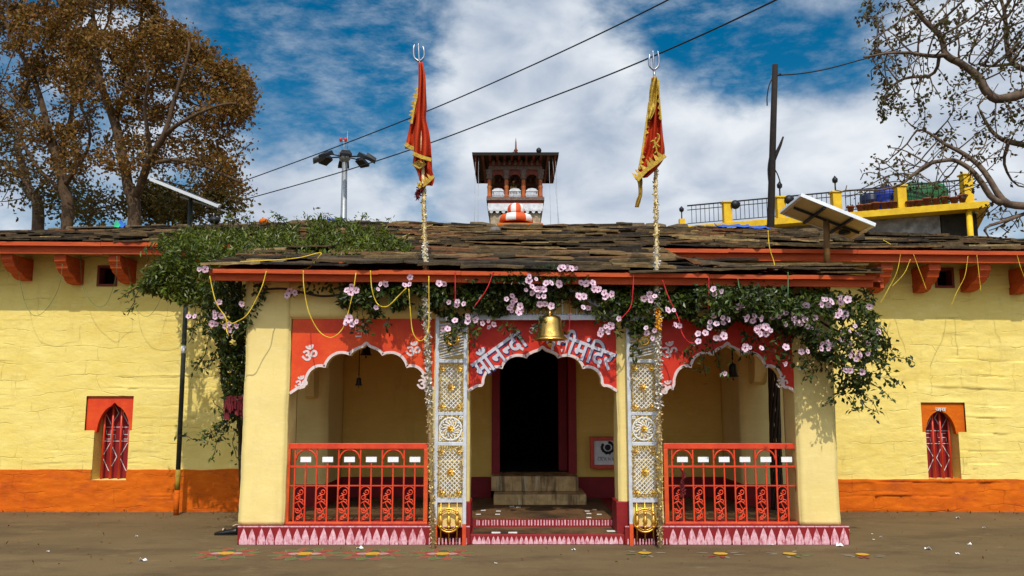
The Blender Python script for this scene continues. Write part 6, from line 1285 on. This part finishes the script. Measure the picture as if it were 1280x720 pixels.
tree('spreading_tree', 'bare grey limbed tree reaching in from the right edge with sparse dark leaves',
     [([g0, P(1420, 275, Yt), P(1400, 200, Yt), P(1360, 150, Yt), P(1320, 122, Yt)], (.32, .20), None), limb(Yt, [(1320, 122), (1290, 114), (1268, 121), (1246, 124), (1232, 113), (1222, 96), (1205, 82), (1190, 74), (1180, 64), (1176, 46), (1160, 30), (1146, 14), (1130, -6), (1100, -30)], .125, .03), limb(Yt, [(1180, 70), (1160, 70, -.3), (1140, 66, -.5), (1110, 66, -.8), (1080, 72, -1)], .045, .02), limb(Yt, [(1178, 80), (1162, 95, .2), (1130, 98, .4), (1108, 115, .5), (1100, 135, .6)], .04, .015),
      limb(Yt, [(1400, 250), (1340, 262, -.3), (1290, 258, -.4), (1260, 256, -.4), (1238, 245, -.4), (1222, 222, -.4), (1205, 205, -.4), (1185, 200, -.4), (1160, 205, -.4), (1140, 220, -.5), (1125, 232, -.6), (1095, 238, -.6)], .09, .018), limb(Yt, [(1250, 250, -.4), (1232, 215, -.2), (1205, 192, 0), (1180, 180, 0), (1160, 165, .1), (1140, 157, .2)], .07, .018), limb(Yt, [(1400, 200), (1340, 190, .5), (1290, 183, .6), (1262, 178, .6), (1240, 165, .7), (1225, 140, .8)], .10, .03), limb(Yt, [(1262, 178, .6), (1255, 205, .8), (1272, 235, 1)], .05, .02),
      limb(Yt, [(1330, 130), (1290, 90, .8), (1265, 80, 1), (1258, 50, 1.2), (1255, 10, 1.4), (1240, -30, 1.5)], .09, .03), limb(Yt, [(1262, 80, 1), (1230, 82, .8), (1195, 80, .6)], .035, .015), limb(Yt, [(1300, 260), (1260, 275, -.5), (1230, 285, -.5), (1240, 300, -.5)], .05, .015)],
     cloud_pts([(1130, 20, 62, 32), (1120, 70, 50, 35), (1130, 115, 45, 32), (1200, 30, 60, 35), (1250, 60, 45, 50), (1210, 120, 35, 30), (1265, 20, 40, 40), (1165, 175, 40, 22), (1120, 205, 48, 28), (1180, 225, 45, 28), (1235, 180, 40, 35), (1265, 150, 30, 40), (1075, 235, 40, 14), (1255, 275, 40, 25), (1230, -30, 90, 30), (1330, 60, 50, 80), (1330, 230, 50, 60)], Yt, 3600, 1.3), M['barkgrey'], M['darkleaf'], .085, 4600, step=.16, infl=1.0, kill=.2, iters=50, rtip=.0085, expo=2.5, spread=.055, rmin=.8, thr=.012, keep=lambda n: (1.0 if n[2] > 6.3 else .35) * (1 if n[2] > 5 else .6), grav=.25, droop=.5)

# ================================================================== CREEPERS
def sprig(pos, p, d, n, step_, sag):
    q = np.array(p, float); d = np.array(d, float)
    pts = [q.copy()]
    for i in range(n):
        d = d + rng.normal(size=3) * .35 + np.array([0, 0, -sag]); d /= np.linalg.norm(d); q = q + d * step_; pts.append(q.copy())
        for _ in range(3): pos.append(q + rng.normal(size=3) * step_ * .5)
    return pts
def flower_cluster(px, py, n, Y, root, seed):
    rd = random.Random(seed); mb = MB(); c = P(px, py, Y); k = sF; r0 = 4.3 * k
    for i in range(n):
        r0 = (4.1 * rd.uniform(.70, 1.12)) * k; ax = 0 if n == 1 else rd.uniform(1.9, 2.6) * (1.0 if n == 2 else math.sqrt(n)) * k; t = 2 * math.pi * i / n + rd.uniform(-.35, .35); o = c + Vector((ax * math.cos(t) * 1.35, rd.uniform(-.05, .02), ax * math.sin(t) * .8))
        f = Vector((rd.uniform(-.95, .95), -1, rd.uniform(-.8, .6))).normalized(); u = f.cross(Vector((0, 0, 1))).normalized(); v = u.cross(f); r = r0 * rd.uniform(.85, 1.15)
        for j in range(5):
            a = 2 * math.pi * j / 5 + i; pts = []
            for (rr, da, h) in ((.10, 0, -.22), (.5, -.66, .0), (.88, -.60, .10), (1.04, -.25, .05), (1.04, .25, .09), (.88, .60, .10), (.5, .66, .02)): b = a + da; pts.append(o + (u * math.cos(b) + v * math.sin(b)) * r * rr + f * r * h * 1.0 + f * r * .012 * j)
            mb.add(pts, [(0, 1, 2, 3), (0, 3, 4), (0, 4, 5, 6)], 0, False)
        mb.add([o + (u * math.cos(b) + v * math.sin(b)) * r * .24 + f * r * .075 for b in np.linspace(0, 2 * math.pi, 8)[:-1]], [tuple(range(7))], 1)
        tb = [o - f * r * 1.2, o - f * r * .4, o - f * r * .1]; mb.tube(tb, [r * .1, r * .2, r * .28], 6, 0)
    return mb.build('flower_cluster', [M['petal'], M['throat']], root)
def stem(mb, pts, r): mb.tube([tuple(p) for p in smooth_line([tuple(q) for q in pts], 4)], r, 6)

# the long flowering swag along the porch eave
prof = [(425, 357, 378), (445, 352, 395), (462, 352, 398), (480, 350, 392), (500, 350, 385), (520, 352, 378), (535, 354, 380), (548, 350, 390), (565, 350, 400), (580, 348, 408), (600, 350, 402), (620, 345, 396), (640, 342, 390), (660, 338, 385), (675, 335, 388), (690, 333, 392), (705, 338, 368), (725, 345, 385), (745, 352, 392), (760, 355, 405), (775, 358, 394), (790, 358, 418), (808, 355, 418), (825, 355, 398), (850, 358, 392), (868, 352, 400), (880, 352, 410), (900, 354, 410), (920, 352, 400), (950, 352, 405), (975, 356, 412), (1000, 360, 425), (1020, 362, 445), (1040, 362, 470), (1058, 366, 490), (1070, 370, 495), (1080, 376, 488), (1090, 385, 470), (1097, 398, 440)]
pxs, tops, bots = np.array(prof).T
c0 = P(1000, 400, YF - .3); sw = thing('flowering_creeper', 'long leafy creeper with pink trumpet flowers along the porch eave and right pillar', 'creeper', c0)
pos = []; tries = 0
dens = lambda px: np.interp(px, [425, 540, 650, 700, 770, 850, 900, 1000, 1090], [.75, .7, .8, .6, .75, .9, 1, 1.1, .9])
while len(pos) < 15500 and tries < 90000:
    tries += 1; px = random.uniform(425, 1097)
    if random.random() > dens(px): continue
    a, b = np.interp(px, pxs, tops), np.interp(px, pxs, bots); e = random.random(); py = a + (b - a) * (.5 + (e - .5) * (1.0))
    if noise.noise((px * .055, py * .06, 4.2)) < -.16 - .1 * (px > 880): continue
    bulge = math.sin(math.pi * min(1, max(0, (py - a) / max(4, b - a)))); mid = 560 < px < 800; Yc = YF - .03 - random.random() ** .7 * (.30 + .36 * bulge * (1.2 if px > 870 else .9)) * (.5 if mid else .62 if px < 870 else 1)
    if 660 < px < 716 and py > 384: continue
    if (584 < px < 662 or 696 < px < 772) and py > 397 and random.random() < .72: continue
    if py < 350: Yc = min(Yc, YP - .04)
    pos.append(P(px, py, Yc))
sm = MB(); stem(sm, [P(a, (np.interp(a, pxs, tops) * .6 + np.interp(a, pxs, bots) * .4) + 5 * math.sin(a * .05), YF - .14) for a in range(330, 1090, 24)], .014)
stem(sm, [P(a, (np.interp(a, pxs, tops) * .4 + np.interp(a, pxs, bots) * .6) + 6 * math.sin(a * .08 + 2), YF - .2) for a in range(560, 1080, 20)], .009)
sp_ = [(452, 395, 5), (470, 398, 4), (520, 385, 4), (566, 405, 7), (590, 405, 5), (628, 408, 5), (700, 368, 4), (745, 392, 4), (762, 405, 4), (800, 425, 5), (880, 425, 8), (886, 430, 9), (960, 415, 7), (945, 420, 6), (985, 420, 9), (1005, 440, 7), (1030, 455, 7), (1055, 485, 7), (1066, 492, 7), (1080, 470, 9), (1092, 430, 10), (1096, 415, 9), (1090, 400, 8), (690, 392, 7), (1075, 360, 4), (1088, 370, 5), (578, 410, 6), (930, 418, 6)]
for px, py, n in sp_:
    for r_ in range(2):
        q = sprig(pos, P(px + random.uniform(-5, 5), py - 8, YF - .25 - random.random() * .15), (random.uniform(-.6, .7) + (.8 if px > 1085 else 0), 0, -1), n, .055, .22); sm.tube([tuple(x) for x in q], .004, 4)
for pts in ([(1085, 420), (1098, 450), (1112, 470), (1126, 482)], [(1090, 405), (1108, 430), (1122, 448)]):
    q = [P(a, b, YF - .25) for a, b in smooth_line(pts, 5)]; sm.tube(q, .004, 4)
    for v in q: pos += [v + Vector(rng.normal(size=3) * .03) for _ in range(3)]
for a in range(365, 430, 2):
    if random.random() < .6: pos += [P(a + random.uniform(-2, 2), 361 + 5 * math.sin(a * .09) + random.uniform(-6, 8), YF - .12) for _ in range(3)]
sm.build('stem', M['vinebark'], sw, loc=c0)
leaves_mesh('foliage', pos, .070, M['deepleaf'], sw, up=.5, droop=.35, aspect=.5, loc=c0, face=(0, -.7, .2))
FC = '''440,362,4 439,402,4 479,355,2 473,362,1 470,384,1 509,356,2 513,347,1 552,355,2 561,378,1 575,379,3 557,411,2 569,401,1 589,399,3 610,405,4 639,374,4 645,386,6 664,348,3 664,362,4 677,362,2 676,371,2 678,380,2 686,354,2 699,355,1 689,383,1 701,335,1 707,334,2 717,336,2 729,354,2 741,354,1 745,362,2 759,369,3 727,370,2 732,385,2 774,398,1 760,408,2 754,415,3 811,372,4 811,413,3 815,423,1 838,388,2 847,407,2 895,364,3 926,383,2 893,395,1 906,400,3 890,406,3 873,417,1 882,416,1 872,427,1 897,423,2 904,420,1 945,398,3 932,398,1 970,396,2 980,391,2 953,413,7 998,399,6 1011,409,2 1018,397,1 982,406,1 1023,415,1 1032,378,5 1053,375,3 1007,382,1 1052,393,4 1087,383,1 1067,408,1 1057,415,2 1053,425,2 1075,417,1 1063,430,1 1033,432,5 1085,429,1 1077,443,3 1067,445,4 1060,463,2 1077,465,1 1005,440,2 933,435,2 952,435,1 982,434,1 980,455,1 905,467,1 1095,415,1'''
for i, t in enumerate(FC.split()): a, b, n = map(float, t.split(',')); flower_cluster(a, b, int(n), YF - .62 if b > 346 else YP - .12, sw, 300 + i)
# left creeper: spilling from the slates, hanging beside the left pillar
c0 = P(270, 380, 10.4); lc_ = thing('leafy_creeper', 'dense green creeper spread over the left slates and hanging beside the left pillar', 'creeper', c0); pos = []; dpos = []
def fill(poly_top, poly_bot, Yf, n, out, thr=-.15, sc_=.05):
    xs, ts = np.array(poly_top, float).T; xb, bs = np.array(poly_bot, float).T; k_ = 0
    while k_ < n:
        px = random.uniform(xs[0], xs[-1]); a, b = np.interp(px, xs, ts), np.interp(px, xb, bs); py = random.uniform(a, b); k_ += 1
        if noise.noise((px * sc_, py * sc_, 8.8)) < thr: continue
        out.append(P(px, py, Yf(px, py)))
fill([(200, 296), (240, 286), (300, 288), (350, 284), (385, 277), (420, 272), (450, 280), (480, 290), (512, 308)], [(200, 310), (250, 322), (300, 325), (380, 324), (450, 322), (500, 318), (512, 314)], lambda px, py: np.interp(py, [265, 325], [13.2, 10.6]) + random.uniform(-.22, .1), 11500, pos, -.24, .075)
fill([(178, 356), (195, 330), (215, 312), (240, 300), (262, 300), (275, 318)], [(178, 362), (195, 366), (225, 380), (250, 382), (275, 380)], lambda px, py: 10.7 + random.uniform(-.45, .35), 7000, pos, -.30)
fill([(255, 345), (275, 345), (300, 350), (332, 355)], [(255, 415), (275, 425), (300, 425), (332, 372)], lambda px, py: 10.05 + random.uniform(-.30, .35), 3000, dpos, -.25)
fill([(276, 415), (286, 410), (306, 405)], [(276, 440), (286, 520), (306, 530)], lambda px, py: 10.35 + random.uniform(-.28, .3), 2400, dpos, -.35)
sm = MB()
for px, py, dx, n in ((184, 358, -1, 7), (190, 350, -1, 6), (180, 352, -1.2, 5), (200, 366, -.5, 5), (225, 378, 0, 5), (245, 384, 0, 6), (205, 320, -1, 6), (212, 305, -1, 7), (220, 295, -.7, 7)):
    q = sprig(pos, P(px, py, 10.6), (dx, -.2, -.2), n, .07, .08); sm.tube([tuple(x) for x in q], .005, 4)
for px, py, n in ((245, 400, 5), (262, 420, 7), (275, 432, 9), (285, 520, 10), (296, 530, 8), (270, 440, 6), (290, 525, 12), (266, 500, 6)):
    q = sprig(dpos, P(px, py, 10.2), (random.uniform(-.8, .2), 0, -1), n, .06, .15); sm.tube([tuple(x) for x in q], .005, 4)
q = [P(a, b, 10.2) for a, b in smooth_line([(290, 522), (276, 532), (264, 540), (255, 548)], 5)]; sm.tube(q, .006, 4); dpos += [v + Vector(rng.normal(size=3) * .05) for v in q for _ in range(4)]
for i in range(34):
    px = random.uniform(215, 505); b = np.interp(px, [205, 300, 385, 420, 480, 512], [290, 287, 278, 274, 290, 308]); q = sprig(pos, P(px, b + 4, np.interp(b, [265, 325], [13.2, 10.6])), (random.uniform(-.4, .4), 0, 1), random.choice((2, 3, 4)), .075, -.05); sm.tube([tuple(x) for x in q], .005, 4)
for Ys_, r_, line in ((10.35, .028, ((292, 350), (290, 395), (281, 440), (278, 470), (282, 492), (292, 503), (300, 512))), (10.45, .035, ((303, 640), (301, 560), (302, 500), (299, 430), (290, 350), (280, 325))), (10.5, .028, ((300, 640), (306, 580), (298, 520), (304, 460), (300, 400), (300, 350)))):
    m2 = MB(); stem(m2, [P(a, b, Ys_) for a, b in line], r_); m2.build('stem', M['vinebark'], lc_)
sm.build('twigs', M['vinebark'], lc_, loc=c0)['kind'] = 'stuff'; leaves_mesh('foliage', pos, .078, M['greenleaf'], lc_, up=.6, droop=.0, aspect=.36, loc=c0, face=(0, -.5, .3)); leaves_mesh('shaded_side_foliage', dpos, .070, M['deepleaf'], lc_, up=.4, droop=.5, aspect=.42, loc=c0)  # side leaves take the darker green to carry the shade beside the pillar
for i, t in enumerate('254,337,2 275,378,1 272,394,3 268,405,2 289,408,4 240,395,2 303,380,1 364,367,3'.split()): a, b, n = map(float, t.split(',')); flower_cluster(a, b, int(n), 9.62 if a < 340 else YF - .2, lc_, 500 + i)
lc_['label'] = 'dense green creeper over the left slates, hanging down beside the left pillar'
# bare twisted trunk of the creeper at the right side of the porch
b = P(972, 640, 11.2); b.z = 0; tk = thing('creeper_trunk', 'dark twisted creeper trunk seen through the right arch above the railing', 'creeper', b); mb = MB()
for i in range(9):
    pts = []; a0 = i * .7
    for j in range(14): py = 645 - j * 18; rr = 6.5 * (1 - j * .012); pts.append(P(972 - j * .5 + rr * math.cos(a0 + j * .33), py, 11.2 + .06 * math.sin(a0 + j * .33)))
    stem(mb, pts, .017)
mb.build('stem', M['vinebark'], tk)
mb = MB(); q = P(292, 500, 10.1)
for i in range(26): a, b2 = random.uniform(280, 305), random.uniform(495, 508); h = random.uniform(10, 20); mb.add([P(a, b2, 10.12), P(a + 5, b2 - 1, 10.05), P(a + 5.5 + random.uniform(-2, 2), b2 + h, 10.02 + random.uniform(-.06, .08)), P(a + random.uniform(-2, 2), b2 + h - 2, 10.08 + random.uniform(-.06, .08))], [(0, 1, 2, 3)])
o = mb.build('red_cloth', M['redcloth']); tag(o, 'dark red tasselled cloth tied round the creeper beside the left pillar', 'cloth'); s2 = o.modifiers.new('thickness', 'SOLIDIFY'); s2.thickness = .006

# dry leaf litter blown about the court, thicker along the foot of the wall
pts = []
for _ in range(420):
    t = random.random(); x = random.uniform(-8, 8); y = YW - .05 - abs(random.gauss(0, .25)) if t < .6 else random.uniform(8.6, 12.3)
    if -3.2 < x < 4.2 and y > YF - .15: continue
    pts.append((x, y, .012))
o = leaves_mesh('leaf_litter', pts, .045, M['rustleaf'], None, up=3.0, aspect=.5, loc=(0, 11, 0)); tag(o, 'small dry brown leaves blown over the ground along the wall foot', 'leaf litter', kind='stuff')
